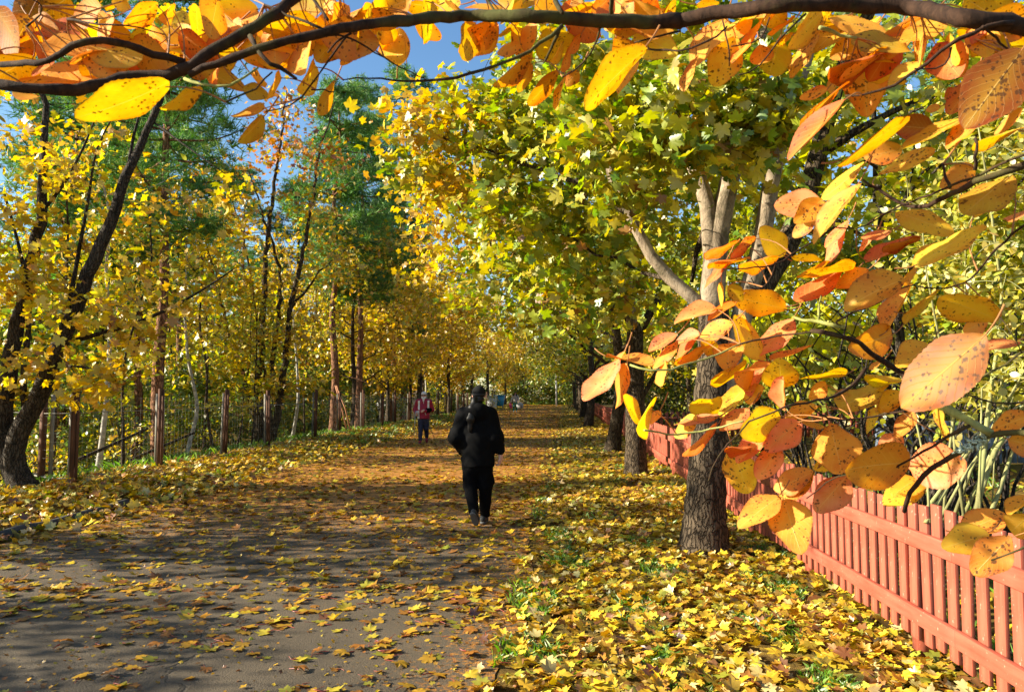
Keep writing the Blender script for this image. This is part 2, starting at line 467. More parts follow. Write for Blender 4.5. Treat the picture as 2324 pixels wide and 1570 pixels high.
def pick_cols(rng, n, pal, jit=0.15):
    pal_c = np.array([p[:3] for p in pal]); w = np.array([p[3] for p in pal], float); w /= w.sum()
    k = rng.choice(len(pal), n, p=w)
    c = pal_c[k] * (1 + jit * rng.normal(size=(n, 1))) * (1 + 0.06 * rng.normal(size=(n, 3)))
    return np.clip(c, 0.004, 0.95)

PAL_GREENY = [(.45, .45, .02, 5), (.30, .39, .02, 4), (.62, .54, .02, 4.5), (.17, .29, .025, 2), (.66, .46, .02, 1.6), (.32, .16, .03, .5)]
PAL_YELLOW = [(.80, .56, .02, 5), (.72, .47, .02, 4.5), (.58, .53, .03, 2.5), (.70, .38, .02, 1.6), (.38, .18, .03, .5)]
PAL_GOLD = [(.82, .57, .02, 5), (.74, .45, .02, 4.5), (.60, .31, .02, 1.8), (.50, .48, .03, 2)]
PAL_RUST = [(.62, .27, .04, 4), (.52, .18, .04, 3), (.72, .46, .03, 3), (.44, .36, .03, 2)]
PAL_LEMON = [(.62, .56, .14, 5), (.55, .52, .08, 4), (.60, .48, .06, 3), (.40, .42, .05, 2)]
PAL_PINE = [(.12, .28, .055, 5), (.18, .34, .06, 4), (.28, .40, .07, 2), (.08, .19, .07, 3)]
PAL_SPRUCE = [(.035, .10, .045, 5), (.06, .14, .05, 4)]
PAL_LITTER = [(.74, .51, .03, 6), (.66, .40, .025, 5), (.76, .60, .22, 2.6), (.50, .25, .03, 2.6), (.26, .11, .03, 2.4), (.48, .48, .05, 1.6)]
PAL_PATH = [(.64, .42, .02, 5), (.56, .30, .02, 5), (.36, .15, .02, 3), (.42, .36, .03, 2), (.22, .09, .02, 1.5)]

# ------------------------------------------------------------------ trees
def resample(pts, n):
    pts = np.asarray(pts, float)
    d = np.concatenate([[0], np.cumsum(np.linalg.norm(np.diff(pts, axis=0), axis=1))])
    t = np.linspace(0, d[-1], n)
    # smooth (catmull-like through linear + blur)
    q = np.stack([np.interp(t, d, pts[:, k]) for k in range(3)], 1)
    for _ in range(2):
        q[1:-1] = 0.25 * q[:-2] + 0.5 * q[1:-1] + 0.25 * q[2:]
    return q
class Tree:
    """a trunk mesh with limbs and twigs, a crown mesh of leaves; local coordinates from the foot"""
    def __init__(s, seed):
        s.rng = np.random.default_rng(seed); s.wood = MB(); s.leaf = MB(); s.sk = []; s.skr = []
    def limb(s, pts, r0, r1, n=None, sides=10, flare=0.0, wob=0.03, mi=0, jitter=0.0, p=1.0):
        L = sum((Vector(b) - Vector(a)).length for a, b in zip(pts[:-1], pts[1:]))
        n = n or max(4, int(L / 0.28))
        q = resample(pts, n)
        if jitter: q[1:-1] += s.rng.normal(size=(n - 2, 3)) * jitter
        t = np.linspace(0, 1, n)
        rad = r0 + (r1 - r0) * t ** p
        if flare: rad = rad + r0 * flare * np.exp(-t * L / 0.22)
        s.wood.tube(q, rad, sides, mi=mi, wob=wob, rng=s.rng)
        s.sk.append(q); s.skr.append(rad)
        return q
    def twig(s, target, up=0.15, r=0.010, mi=0):
        sk = np.concatenate(s.sk); rr = np.concatenate(s.skr)
        d = np.linalg.norm(sk - target, axis=1) + 0.35 * np.maximum(0, sk[:, 2] - target[2])
        k = int(np.argmin(d)); a = sk[k]
        L = np.linalg.norm(target - a)
        if L < 0.08: return
        m1 = a + (target - a) * 0.35 + np.array([0, 0, up * L]) + s.rng.normal(size=3) * 0.06 * L
        m2 = a + (target - a) * 0.72 + np.array([0, 0, up * L * 0.8]) + s.rng.normal(size=3) * 0.05 * L
        ra = min(rr[k] * 0.7, r * (0.6 + 0.55 * L))
        q = resample([a, m1, m2, target], max(4, int(L / 0.22)))
        rad = np.linspace(ra, 0.004, len(q))
        s.wood.tube(q, rad, 5, cap=False, mi=mi)
        s.sk.append(q[1:]); s.skr.append(rad[1:])
    def blob(s, c, r, ncl, per, sig, size, pal, temps=None, twigs=True, shell=0.45, up=0.8, twr=0.010, droop=0.0, zsig=0.7):
        rng = s.rng
        d = rng.normal(size=(ncl, 3)); d /= np.linalg.norm(d, axis=1)[:, None]
        cc = np.array(c) + d * np.array(r) * (rng.random(ncl) ** shell)[:, None]
        if twigs:
            sk0 = np.concatenate(s.sk)
            order = np.argsort([np.min(np.linalg.norm(sk0 - q, axis=1)) for q in cc])
            for k in order: s.twig(cc[k], r=twr)
        m = ncl * per
        off = rng.normal(size=(m, 3)) * np.array([sig, sig, sig * zsig])
        pos = np.repeat(cc, per, axis=0) + off
        pos[:, 2] -= droop * np.abs(rng.normal(size=m)) * sig
        out = np.repeat(d, per, axis=0)
        nrm = rng.normal(size=(m, 3)) * 0.75 + np.array([0, 0, up]) + out * 0.35
        size_ = size * np.clip(1 + 0.28 * rng.normal(size=m), 0.45, 1.6)
        shade = np.repeat(rng.normal(size=(ncl, 1)) * 0.13, per, axis=0)
        col = np.clip(pick_cols(rng, m, pal) * (1 + shade), 0.004, 0.95)
        spin = rng.normal(size=(m, 3)) * 0.6 + np.array([0, 0, 1.0]) * 0.3 + out
        scatter(s.leaf, pos, nrm, size_, col, temps or T_LO, rng, None)
    def build(s, name, label, cat, loc, mat, group=None, leafmat=None, rz=0.0):
        t = thing(name, label, cat, loc, rz, group)
        s.wood.build("trunk", mat, t, True)
        if s.leaf.n: s.leaf.build("crown", leafmat or M_LEAF, t)
        return t

def loc_pts(base, pts):
    return [tuple(Vector(p) - Vector(base)) for p in pts]

def auto_tree(seed, H, r, base, crown_r, nb, pal, size, per, ncl, temps=None, lean=0.3, crown_top=None, multi=1, sig=0.3, wood_mi=0, asc=0.8, twigs=True, thin=0.02):
    """ordinary broadleaf: one or more stems, ascending limbs, leaf clusters on the limb ends"""
    T = Tree(seed); rng = T.rng
    ends = []
    for s_ in range(multi):
        az = rng.random() * 6.28 + s_ * 6.28 / multi
        ln = lean * H * (0.12 if multi == 1 else 0.22 + 0.1 * rng.random())
        pts = [np.array([0.12 * math.cos(az), 0.12 * math.sin(az), -0.1]) * (multi > 1) + np.array([0, 0, -0.1])]
        for k in range(1, 6):
            t = k / 5
            pts.append(np.array([math.cos(az) * ln * t ** 1.3, math.sin(az) * ln * t ** 1.3, H * 0.92 * t]) + rng.normal(size=3) * np.array([.14, .14, .05]) * (1 if k else 0))
        q = T.limb(pts, r * (1 if multi == 1 else 0.75), thin, sides=9, flare=0.5, p=0.8)
        for k in range(nb):
            t = (base / H) + (1 - base / H) * ((k + rng.random() * 0.8) / nb) * 0.97
            i0 = min(len(q) - 2, int(t * (len(q) - 1)))
            a = k * 2.4 + rng.random() * 1.2
            env = math.sin(math.pi * min(1, 0.18 + 0.8 * (t - base / H) / (1 - base / H + 1e-6))) ** 0.7
            L = crown_r * env * (0.75 + 0.45 * rng.random())
            st = q[i0]
            up = asc * L
            e = st + np.array([math.cos(a) * L, math.sin(a) * L, up * (0.5 + 0.6 * rng.random())])
            mid = st + (e - st) * 0.5 + np.array([0, 0, -0.10 * L]) + rng.normal(size=3) * 0.08 * L
            lq = T.limb([st, mid, e], max(0.012, r * 0.33 * (1 - 0.6 * t)), 0.007, sides=6, wob=0.0, jitter=0.015 * L)
            ends.append((e, L)); ends.append((lq[int(len(lq) * 0.6)], L * 0.8))
    for e, L in ends:
        rr = 0.28 * L + 0.35
        T.blob(e, (rr, rr, rr * 0.62), ncl, per, sig, size, pal, temps, twigs)
    return T

def pine_tree(seed, H, r, base, crown_r, pal=PAL_PINE, dens=1.0, nw=16):
    T = Tree(seed); rng = T.rng
    pts = [np.array([0, 0, -0.1])]
    for k in range(1, 7): pts.append(np.array([rng.normal() * 0.10, rng.normal() * 0.10, H * k / 6]))
    q = T.limb(pts, r, 0.03, sides=9, flare=0.3, p=0.9)
    for k in range(nw):
        t = base + (1 - base) * (k + rng.random() * 0.6) / nw
        i0 = min(len(q) - 2, int(t * (len(q) - 1)))
        env = (math.sin(math.pi * min(1, 0.22 + 0.72 * (t - base) / (1 - base))) ** 0.6)
        for m in range(3):
            a = k * 1.9 + m * 2.1 + rng.random() * 0.9
            L = crown_r * env * (0.6 + 0.6 * rng.random())
            st = q[i0]
            e = st + np.array([math.cos(a) * L, math.sin(a) * L, L * (0.05 + 0.35 * rng.random())])
            mid = st + (e - st) * 0.55 + np.array([0, 0, -0.12 * L])
            lq = T.limb([st, mid, e], max(0.012, r * 0.22), 0.01, sides=5, wob=0)
            for f in (0.55, 0.75, 0.92):
                c = lq[int(f * (len(lq) - 1))]
                n = int(10 * dens)
                T.blob(c, (0.34 * L * 0.6 + .28, 0.34 * L * 0.6 + .28, 0.22), n, 6, 0.16, 0.28, pal, T_NEEDLE, False, up=0.9)
    for k in range(7):                                  # dead snags under the crown
        t = base * (0.3 + 0.65 * rng.random()); i0 = int(t * (len(q) - 1)); a = rng.random() * 6.28; L = 0.5 + rng.random() * 1.3
        T.limb([q[i0], q[i0] + np.array([math.cos(a) * L * .5, math.sin(a) * L * .5, -0.05]), q[i0] + np.array([math.cos(a) * L, math.sin(a) * L, -0.25 * L])], 0.022, 0.006, sides=4, wob=0)
    return T

# ------------------------------------------------------------------ maples of the row beside the red fence
def px_tree(seed, base_px, Y, X=None):
    T = Tree(seed)
    b0 = P(base_px[0], base_px[1], Y)
    T.base = Vector((b0.x if X is None else X, Y, g(b0.x, Y)))
    return T
def L(T, pts, Y):
    out = []
    for q in pts:
        y = q[2] if len(q) > 2 else Y
        out.append(tuple(P(q[0], q[1], y) - T.base))
    return out
def B(T, bl, per, sig, size, pal, temps=None, k=1.0, **kw):
    for q in bl:
        c = P(q[0], q[1], q[2]) - T.base
        r = q[3]
        pl = q[5] if len(q) > 5 else pal
        T.blob(tuple(c), (r, r, r * 0.72), max(2, int(q[4] * k)), per, sig, size, pl, temps, **kw)

ROW = 'maples in the row along the red fence'
T = px_tree(11, (1597, 1245), 8.0)
Y = 8.0
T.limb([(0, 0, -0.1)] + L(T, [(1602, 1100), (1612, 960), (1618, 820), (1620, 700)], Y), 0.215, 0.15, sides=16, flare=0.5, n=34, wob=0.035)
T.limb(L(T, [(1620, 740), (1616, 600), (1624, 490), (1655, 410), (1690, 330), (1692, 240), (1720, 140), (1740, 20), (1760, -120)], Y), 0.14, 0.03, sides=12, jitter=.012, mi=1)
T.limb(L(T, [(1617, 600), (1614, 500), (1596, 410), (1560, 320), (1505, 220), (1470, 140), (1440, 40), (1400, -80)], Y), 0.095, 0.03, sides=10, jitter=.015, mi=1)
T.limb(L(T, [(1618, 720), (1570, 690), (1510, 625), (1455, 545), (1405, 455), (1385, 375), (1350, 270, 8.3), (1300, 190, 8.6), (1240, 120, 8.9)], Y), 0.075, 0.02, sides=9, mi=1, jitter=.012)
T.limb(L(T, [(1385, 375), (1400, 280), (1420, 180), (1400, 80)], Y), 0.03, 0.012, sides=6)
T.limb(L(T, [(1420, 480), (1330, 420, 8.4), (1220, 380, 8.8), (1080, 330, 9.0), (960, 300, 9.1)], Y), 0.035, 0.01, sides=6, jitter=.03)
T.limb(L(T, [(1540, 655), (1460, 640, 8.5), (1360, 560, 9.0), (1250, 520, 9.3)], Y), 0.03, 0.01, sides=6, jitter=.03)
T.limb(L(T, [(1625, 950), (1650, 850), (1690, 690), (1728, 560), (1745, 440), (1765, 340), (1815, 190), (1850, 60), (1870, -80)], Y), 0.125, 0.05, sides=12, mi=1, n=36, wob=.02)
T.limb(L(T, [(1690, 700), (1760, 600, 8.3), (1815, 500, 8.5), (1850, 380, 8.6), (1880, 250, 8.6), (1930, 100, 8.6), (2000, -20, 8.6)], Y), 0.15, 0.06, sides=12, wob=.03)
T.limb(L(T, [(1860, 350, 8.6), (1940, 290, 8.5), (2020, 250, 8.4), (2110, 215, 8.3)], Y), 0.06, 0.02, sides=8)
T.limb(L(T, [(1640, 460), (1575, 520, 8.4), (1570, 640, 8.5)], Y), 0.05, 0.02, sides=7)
B(T, [(975, 290, 9.1, .62, 12, PAL_YELLOW), (950, 380, 9.2, .4, 5), (1110, 230, 9.0, .8, 16), (1130, 350, 9.1, .75, 14), (1250, 300, 9.0, .85, 16),
      (1010, 430, 9.3, .45, 6, PAL_YELLOW), (1230, 450, 9.3, .85, 14), (1330, 540, 9.5, .75, 12), (1380, 350, 6.9, .6, 12), (1460, 260, 6.8, .65, 14),
      (1330, 170, 6.9, .6, 12), (1220, 120, 9.0, .65, 9), (1500, 420, 9.4, .85, 13), (1570, 210, 6.9, .6, 12), (1720, 290, 7.3, .42, 12), (1690, 200, 7.5, .5, 12),
      (1600, 90, 7.7, .8, 13), (1480, 580, 8.9, .6, 8), (1420, 650, 8.9, .5, 6), (1770, 430, 8.9, .5, 7), (1250, 610, 9.2, .7, 8), (1130, 500, 8.6, .5, 7), (1450, 120, 7.6, .6, 10),
      (1350, -120, 7.8, 1.1, 20), (1650, -170, 8.0, 1.3, 22), (1900, 560, 9.0, .6, 8), (1690, 330, 7.1, .38, 7), (1600, 330, 7.0, .35, 6), (1760, 250, 7.2, .4, 7), (1420, 470, 7.3, .3, 5), (1960, -60, 8.4, .7, 8)], 19, 0.19, 0.138, PAL_GREENY, T_HI, twr=0.008, k=1.5)
T.build('maple_tree', 'large forked maple nearest in the row, with pale sunlit limbs and thick dark trunk', 'tree', T.base, [M_BARK, M_BARK_PALE_SUNLIT], ROW)

T = px_tree(12, (1443, 1080), 15.6)
Y = 15.6
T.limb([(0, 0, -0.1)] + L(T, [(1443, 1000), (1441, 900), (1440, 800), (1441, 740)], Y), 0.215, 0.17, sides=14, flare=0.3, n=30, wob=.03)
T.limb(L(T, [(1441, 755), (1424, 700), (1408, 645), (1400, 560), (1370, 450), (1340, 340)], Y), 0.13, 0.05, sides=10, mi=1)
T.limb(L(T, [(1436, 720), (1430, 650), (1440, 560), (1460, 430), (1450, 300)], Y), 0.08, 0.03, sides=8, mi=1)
T.limb(L(T, [(1447, 760), (1478, 705), (1497, 668)], Y), 0.10, 0.075, sides=8)
T.limb(L(T, [(1443, 930), (1466, 880), (1500, 830), (1530, 760)], Y), 0.06, 0.02, sides=7)
T.limb(L(T, [(1432, 745), (1390, 690), (1330, 650, 15), (1230, 600, 14.6), (1120, 560, 14.2)], Y), 0.06, 0.015, sides=7, jitter=.05)
T.limb(L(T, [(1405, 620), (1300, 520, 15), (1180, 440, 15), (1060, 400, 15)], Y), 0.05, 0.015, sides=7, jitter=.05)
T.limb(L(T, [(1460, 430), (1560, 330), (1650, 250)], Y), 0.05, 0.015, sides=7, jitter=.05)
B(T, [(1050, 420, 15, .9, 13, PAL_YELLOW), (1150, 560, 14.5, 1.0, 15), (1250, 640, 14.5, 1.0, 15), (1350, 700, 14.8, .8, 11), (1180, 700, 15, .8, 9), (1290, 520, 15, 1.1, 16), (1400, 560, 15.4, 1., 13),
      (1120, 450, 15.6, .9, 11, PAL_YELLOW), (1220, 400, 15, 1.1, 14), (1350, 350, 15.5, 1.2, 16), (1480, 400, 16, 1.2, 14), (1600, 350, 16, 1.2, 12), (1560, 600, 16.3, .9, 9), (1500, 700, 16.5, .7, 6), (1000, 600, 15.8, .6, 6, PAL_YELLOW),
      (1250, 250, 15.8, 1.2, 14), (1450, 220, 16, 1.3, 12), (1010, 500, 14.6, .8, 9, PAL_YELLOW), (960, 430, 15, .6, 6, PAL_YELLOW), (1080, 640, 14.8, .7, 8), (1100, 330, 15.4, 1.0, 11)], 22, 0.27, 0.15, PAL_GREENY, T_HI, k=1.5)
T.build('maple_tree', 'second maple in the row, with sawn pale limb stubs at its fork', 'tree', T.base, [M_BARK, M_BARK_PALE_SUNLIT], ROW)

protoA = auto_tree(21, 10.5, 0.21, 2.2, 4.5, 17, PAL_GREENY, .20, 19, 8, T_LO, sig=.3, lean=.15)
rowA = protoA.build('maple_tree', 'dark trunked maple third in the row by the red fence', 'tree', (1.28, 21.3, g(1.3, 21.3)), M_BARK, ROW, rz=0.4)
protoB = auto_tree(22, 11.0, 0.22, 2.2, 4.8, 17, PAL_YELLOW[:3] + PAL_GREENY[:3], .21, 19, 8, T_LO, sig=.32, lean=.1)
rowB = protoB.build('maple_tree', 'thick dark maple fourth in the row by the red fence', 'tree', (1.12, 37, g(1.1, 37)), M_BARK, ROW, rz=2.0)
NTH = ['fifth', 'sixth', 'seventh', 'eighth', 'ninth', 'tenth', 'eleventh']
for k, (x, y) in enumerate([(1.25, 43), (1.15, 50), (1.3, 58), (1.2, 67), (1.1, 77), (1.2, 88)]):
    copy_tree([rowA, rowB][k % 2], (x, y, g(x, y)), 1.1 * k + 0.7, 1.0 + 0.12 * ((k * 7) % 3) / 2, 'far maple %s in the row along the red fence' % NTH[k], ROW)

# ------------------------------------------------------------------ trees of the left verge
VERGE = 'yellow trees along the wire fence verge'
T = px_tree(31, (12, 1128), 12.3, -8.98)
Y = 12.4
T.limb([(0, 0, -0.15)] + L(T, [(2, 1020), (14, 900), (30, 780), (60, 650), (95, 500), (102, 350), (95, 210), (110, 90)], Y), 0.17, 0.03, sides=11, flare=.3, jitter=.02)
T.limb([(0.06, -0.02, -0.05)] + L(T, [(22, 1060), (45, 975), (80, 915), (128, 800), (200, 630), (250, 500), (292, 395), (335, 290), (372, 200), (400, 80)], Y - .1), 0.18, 0.035, sides=11, flare=.2, jitter=.015)
T.limb(L(T, [(60, 940), (45, 880), (60, 800), (70, 700), (45, 560), (10, 440)], Y), 0.06, 0.02, sides=7)
T.limb(L(T, [(175, 770), (240, 752), (300, 738), (370, 708), (450, 665), (530, 610)], Y), 0.045, 0.012, sides=7)
T.limb(L(T, [(150, 730), (180, 560), (205, 430), (215, 330), (260, 260)], Y), 0.045, 0.012, sides=7)
T.limb(L(T, [(95, 480), (150, 420), (210, 290), (240, 200)], Y), 0.03, 0.01, sides=6)
T.limb(L(T, [(290, 400), (300, 300), (345, 180)], Y), 0.035, 0.01, sides=6)
T.limb(L(T, [(340, 270), (420, 330, 12), (520, 400, 12)], Y), 0.02, 0.008, sides=6)
T.limb(L(T, [(120, 830), (190, 830, 11.6), (270, 850, 11.4)], Y), 0.03, 0.01, sides=6)
B(T, [(110, 370, 12, .4, 6), (150, 410, 12, .4, 6), (70, 600, 12, .7, 10), (130, 700, 12, .7, 11), (250, 720, 11.6, .6, 9), (330, 770, 11.8, .5, 8), (100, 820, 11.8, .7, 11), (250, 850, 11.5, .5, 9),
      (430, 690, 12.4, .5, 6), (330, 610, 12.5, .6, 7), (30, 480, 12, .5, 6), (200, 500, 12.5, .4, 4), (490, 560, 12.8, .5, 5), (200, 900, 11.5, .35, 5), (10, 700, 12.4, .6, 7), (400, 480, 13, .5, 4), (520, 420, 12.5, .45, 4),
      (20, 300, 12.6, .5, 5), (260, 330, 12.6, .45, 4), (150, 250, 12.8, .5, 4), (60, 200, 12.8, .5, 4), (330, 440, 13, .5, 4), (150, 60, 12.4, .8, 5), (400, 60, 12.4, .7, 4), (160, 600, 12.6, .5, 5), (40, 880, 12.6, .5, 5)], 14, 0.2, 0.155, PAL_YELLOW, T_HI, k=.85, twr=.008)
T.build('maple_tree', 'dark forked maple at the near end of the wire fence, its golden leaves hanging low', 'tree', T.base, M_BARK_DARK, VERGE)

T = px_tree(32, (604, 1002), 26.0)
Y = 26.0
for pts, r in (([(590, 1002), (586, 860), (596, 720), (606, 560), (622, 420), (640, 300), (650, 200)], .17), ([(618, 1004), (645, 850), (655, 720), (682, 600), (705, 480), (722, 350), (760, 230)], .15),
               ([(600, 1004), (560, 880), (530, 780), (500, 690), (470, 560), (450, 450)], .11), ([(612, 1004), (615, 880), (625, 760), (640, 620), (600, 500), (560, 380)], .12), ([(606, 900), (580, 700), (560, 560), (520, 430)], .06), ([(660, 700), (720, 620), (790, 560)], .05)):
    T.limb(L(T, pts, Y), r, 0.02, sides=8, flare=.2, jitter=.03)
B(T, [(560, 500, 26, 1.5, 13), (700, 480, 26, 1.5, 12), (620, 330, 26, 1.4, 12, PAL_RUST), (480, 620, 25.6, 1.4, 13), (770, 590, 26, 1.4, 12), (610, 640, 25.6, 1.4, 14), (540, 770, 25, 1.2, 10), (700, 760, 25.8, 1.2, 10),
      (450, 500, 26.5, 1.3, 10), (740, 360, 26, 1.2, 9, PAL_RUST), (520, 400, 26, 1.2, 10, PAL_RUST), (650, 230, 26, 1.0, 6, PAL_RUST), (590, 880, 25.4, .9, 5), (680, 880, 26, .8, 5)], 22, 0.38, 0.19, PAL_YELLOW, T_LO, k=1.4)
T.build('multi_stemmed_tree', 'multi-stemmed tree beside a fence post, gold below and rusty at the top', 'tree', T.base, M_BARK, VERGE)

protoC = auto_tree(41, 10.0, 0.17, 2.2, 3.2, 14, PAL_GOLD, .22, 20, 7, T_LO, sig=.36, lean=.2)
protoD = auto_tree(42, 9.0, 0.14, 1.8, 2.6, 12, PAL_YELLOW, .22, 18, 6, T_LO, sig=.36, lean=.3, multi=2)
protoE = auto_tree(43, 11.0, 0.13, 3.2, 2.4, 12, PAL_RUST[1:] + PAL_GOLD[:2], .20, 16, 6, T_LO, sig=.4, lean=.15)
verge = [(-10.0, 35.5), (-9.7, 41), (-9.9, 48), (-10.6, 55), (-9.6, 62), (-9.4, 70), (-9.6, 79), (-9.2, 90), (-7.8, 99)]
vt = []
NV = ['first', 'second', 'third', 'fourth', 'fifth', 'sixth', 'seventh', 'eighth', 'ninth']
for k, (x, y) in enumerate(verge):
    lab = 'golden tree on the left verge, %s along after the multi-stemmed tree' % NV[k]
    z = g(x, y) - 0.05
    if k < 3:
        vt.append([protoC, protoD, protoE][k].build('yellow_tree', lab, 'tree', (x, y, z), M_BARK, VERGE, rz=k))
    else:
        copy_tree(vt[[0, 1, 0, 2, 0, 1][(k - 3) % 6]], (x, y, z), k * 1.7, 1.12 + 0.08 * (k % 4), lab, VERGE)

# ------------------------------------------------------------------ pines and the wood behind the wire fence
PINES = 'tall pines in the wood'
pA = pine_tree(51, 15, 0.19, 0.42, 2.4, dens=.55)
pB = pine_tree(52, 22, 0.24, 0.46, 3.0, dens=.6, nw=15)
pC = pine_tree(53, 14, 0.18, 0.36, 2.3, PAL_PINE + PAL_SPRUCE, dens=.6)
a = pA.build('pine_tree', 'pine just behind the wire fence with bare reddish lower trunk', 'tree', (-11.0, 20.0, g(-11, 20) - .1), M_BARK_PINE, PINES, M_NEEDLE, 0.3)
bt = pB.build('pine_tree', 'tallest bright green pine rising above the left trees into the sky gap', 'tree', (-12.6, 45.0, g(-12.6, 45) - .1), M_BARK_PINE, PINES, M_NEEDLE, 1.0)
ct = pC.build('pine_tree', 'dark bushy pine leaning over the left verge before the yellow trees', 'tree', (-10.0, 43.5, g(-10, 43.5) - .1), M_BARK_PINE, PINES, M_NEEDLE, 2.0)
copy_tree(a, (-10.2, 33.0, g(-10.2, 33) - .1), 2.2, 1.05, 'red barked pine by the verge with two poles leaning on it', PINES)
copy_tree(a, (-9.5, 34.6, g(-9.5, 34.6) - .1), 4.0, 0.95, 'slim pine right beside the pine with the leaning poles', PINES)
prs = np.random.default_rng(77)
for x, y, s_, w_ in ((-21, 40, .95, 0), (-12.4, 58, 1.3, 0), (-28, 44, 1.05, 0), (-15.5, 22.5, 1.05, 1)):
    copy_tree([a, bt][w_ == 0], (x, y, g(x, y) - .1), x * 1.3, s_, 'tall pine standing in the wood close behind the wire fence', 'pines close behind the wire fence')
spots = []
for _ in range(4000):
    if len(spots) >= 24: break
    y = 17 + prs.random() * 75; x = -12.5 - prs.random() * 34
    if x / y < -0.9: continue
    if all((x - u) ** 2 + (y - v) ** 2 > 12 for u, v in spots): spots.append((x, y))
for k, (x, y) in enumerate(spots):
    copy_tree([a, bt, ct][k % 3], (x, y, g(x, y) - .1), prs.random() * 6.28, 0.8 + 0.35 * prs.random(), 'tall bare trunked pine standing in the wood behind the wire fence', 'pines in the wood behind the wire fence')

WOOD = 'slender trees in the wood behind the wire fence'
thinA = auto_tree(61, 8.5, 0.06, 3.0, 1.5, 9, PAL_YELLOW[:3] + PAL_GREENY[:2], .18, 9, 5, T_OVAL, sig=.3, lean=.3)
thinB = auto_tree(62, 7.0, 0.05, 1.6, 1.4, 9, PAL_GOLD[:2] + PAL_GREENY[:3], .18, 9, 5, T_LO, sig=.32, lean=.5)
thinC = auto_tree(63, 9.0, 0.075, 4.2, 1.6, 8, PAL_YELLOW, .17, 9, 5, T_OVAL, sig=.32, lean=.2)
tw = [thinA.build('slender_tree', 'slender leafy young tree in the wood behind the wire fence', 'tree', (-12.2, 17.5, g(-12.2, 17.5)), M_BARK, WOOD),
      thinB.build('slender_tree', 'slender leafy young tree in the wood behind the wire fence', 'tree', (-10.6, 22.5, g(-10.6, 22.5)), M_BARK, WOOD),
      thinC.build('birch_tree', 'pale stemmed young birch in the wood behind the wire fence', 'tree', (-11.4, 18.0, g(-11.4, 18.0)), M_BARK_BIRCH, 'young birches in the wood')]
spots2 = [(-10.4, 17.4), (-10.3, 24.5), (-10.4, 28.5), (-10.6, 30.5)]
for _ in range(8000):
    if len(spots2) >= 78: break
    y = 13.5 + 70 * prs.random() ** 1.3; x = -10.6 - prs.random() ** 1.2 * (8 + y * 0.45)
    if x / y < -0.95 or 13.4 < y < 16.4: continue
    if all((x - u) ** 2 + (y - v) ** 2 > 1.6 for u, v in spots2): spots2.append((x, y))
for k, (x, y) in enumerate(spots2):
    s = tw[k % 3]
    copy_tree(s, (x, y, g(x, y) - .05), prs.random() * 6.28, 0.75 + 0.5 * prs.random(), s['label'], s['group'])

for k, (x, y, s_) in enumerate(((-12.5, 51, 1.35), (-11.8, 63, 1.35))):
    copy_tree(vt[k % 3], (x, y, g(x, y) - .1), k * 1.9, s_, 'tall golden tree standing in the wood behind the wire fence', 'golden trees in the wood')

# far trees that close the wood, the end of the path and the gardens
FAR = 'far trees closing the view'
fa = None
far_spots = []
for _ in range(60):
    y = 85 + prs.random() * 60; x = -14 - prs.random() * 60
    far_spots.append((x, y, 'far yellowing tree deep in the wood on the left'))
for x in np.linspace(-11, 26, 16):
    far_spots.append((x + prs.normal() * 1.5, 112 + prs.random() * 22, 'far yellow tree beyond the end of the path'))
for k, (x, y, lab) in enumerate(far_spots[:44] + far_spots[60:]):
    copy_tree([vt[0], vt[1], vt[2], bt][k % 4 if lab.startswith('far yellowing') else k % 2], (x, y, g(x, y) - .1), prs.random() * 6.28, 1.0 + 0.5 * prs.random(), lab, FAR + (' in the wood' if lab.startswith('far yellowing') else ' at the path end'))

# thickets: low dense growth among the trunks
protoT = auto_tree(65, 3.6, 0.035, .25, 1.5, 9, [(.22, .30, .05, 5), (.14, .24, .05, 4), (.38, .38, .05, 3), (.60, .44, .03, 2)], .17, 16, 6, T_OVAL, sig=.3, lean=.4, multi=2)
th = protoT.build('thicket_bush', 'leafy yellow-green thicket bush among the trunks in the wood', 'bush', (-14.5, 21, g(-14.5, 21)), M_BARK, 'thicket bushes in the wood')
tsp = []
for _ in range(6000):
    if len(tsp) >= 60: break
    y = 19 + prs.random() * 80; x = -12.5 - prs.random() ** 1.2 * (12 + y * .5)
    if x / y < -.95: continue
    if all((x - u) ** 2 + (y - v) ** 2 > 5 for u, v in tsp): tsp.append((x, y))
for x, y in tsp: copy_tree(th, (x, y, g(x, y) - .1), prs.random() * 6.28, .9 + .9 * prs.random(), th['label'], th['group'])
for k in range(16):
    x = -9 + k * 1.5 + prs.normal(); y = 106 + prs.random() * 12
    copy_tree(th, (x, y, g(x, y) - .1), prs.random() * 6.28, 1.3 + .7 * prs.random(), 'thicket bush closing the far end of the path', 'thicket bushes at the path end')
for k in range(22):
    x = 4.5 + prs.random() * 26; y = max(16, x * 1.2) + prs.random() * 50
    copy_tree(th, (x, y, g(x, y) - .1), prs.random() * 6.28, .9 + .7 * prs.random(), 'leafy bush in the gardens behind the red fence', 'garden bushes behind the red fence')

# trees out of the frame on the left: they shade the near part of the path
SIDE = 'maples left of the near path'
shade = [(-11.8, 7.4, .80, 0.0, 0), (-11.0, 10.6, .55, 2.0, 0), (-10.5, 2.3, .44, 2.9, 2), (-11.5, 3.9, .46, 1.9, 2), (-15.5, 11.2, .9, 4.0, 2)]
for k, (x, y, s, rz, w) in enumerate(shade):
    copy_tree(vt[w], (x, y, g(x, y) - .05), rz, s, 'yellow tree standing out of view left of the near path', SIDE)

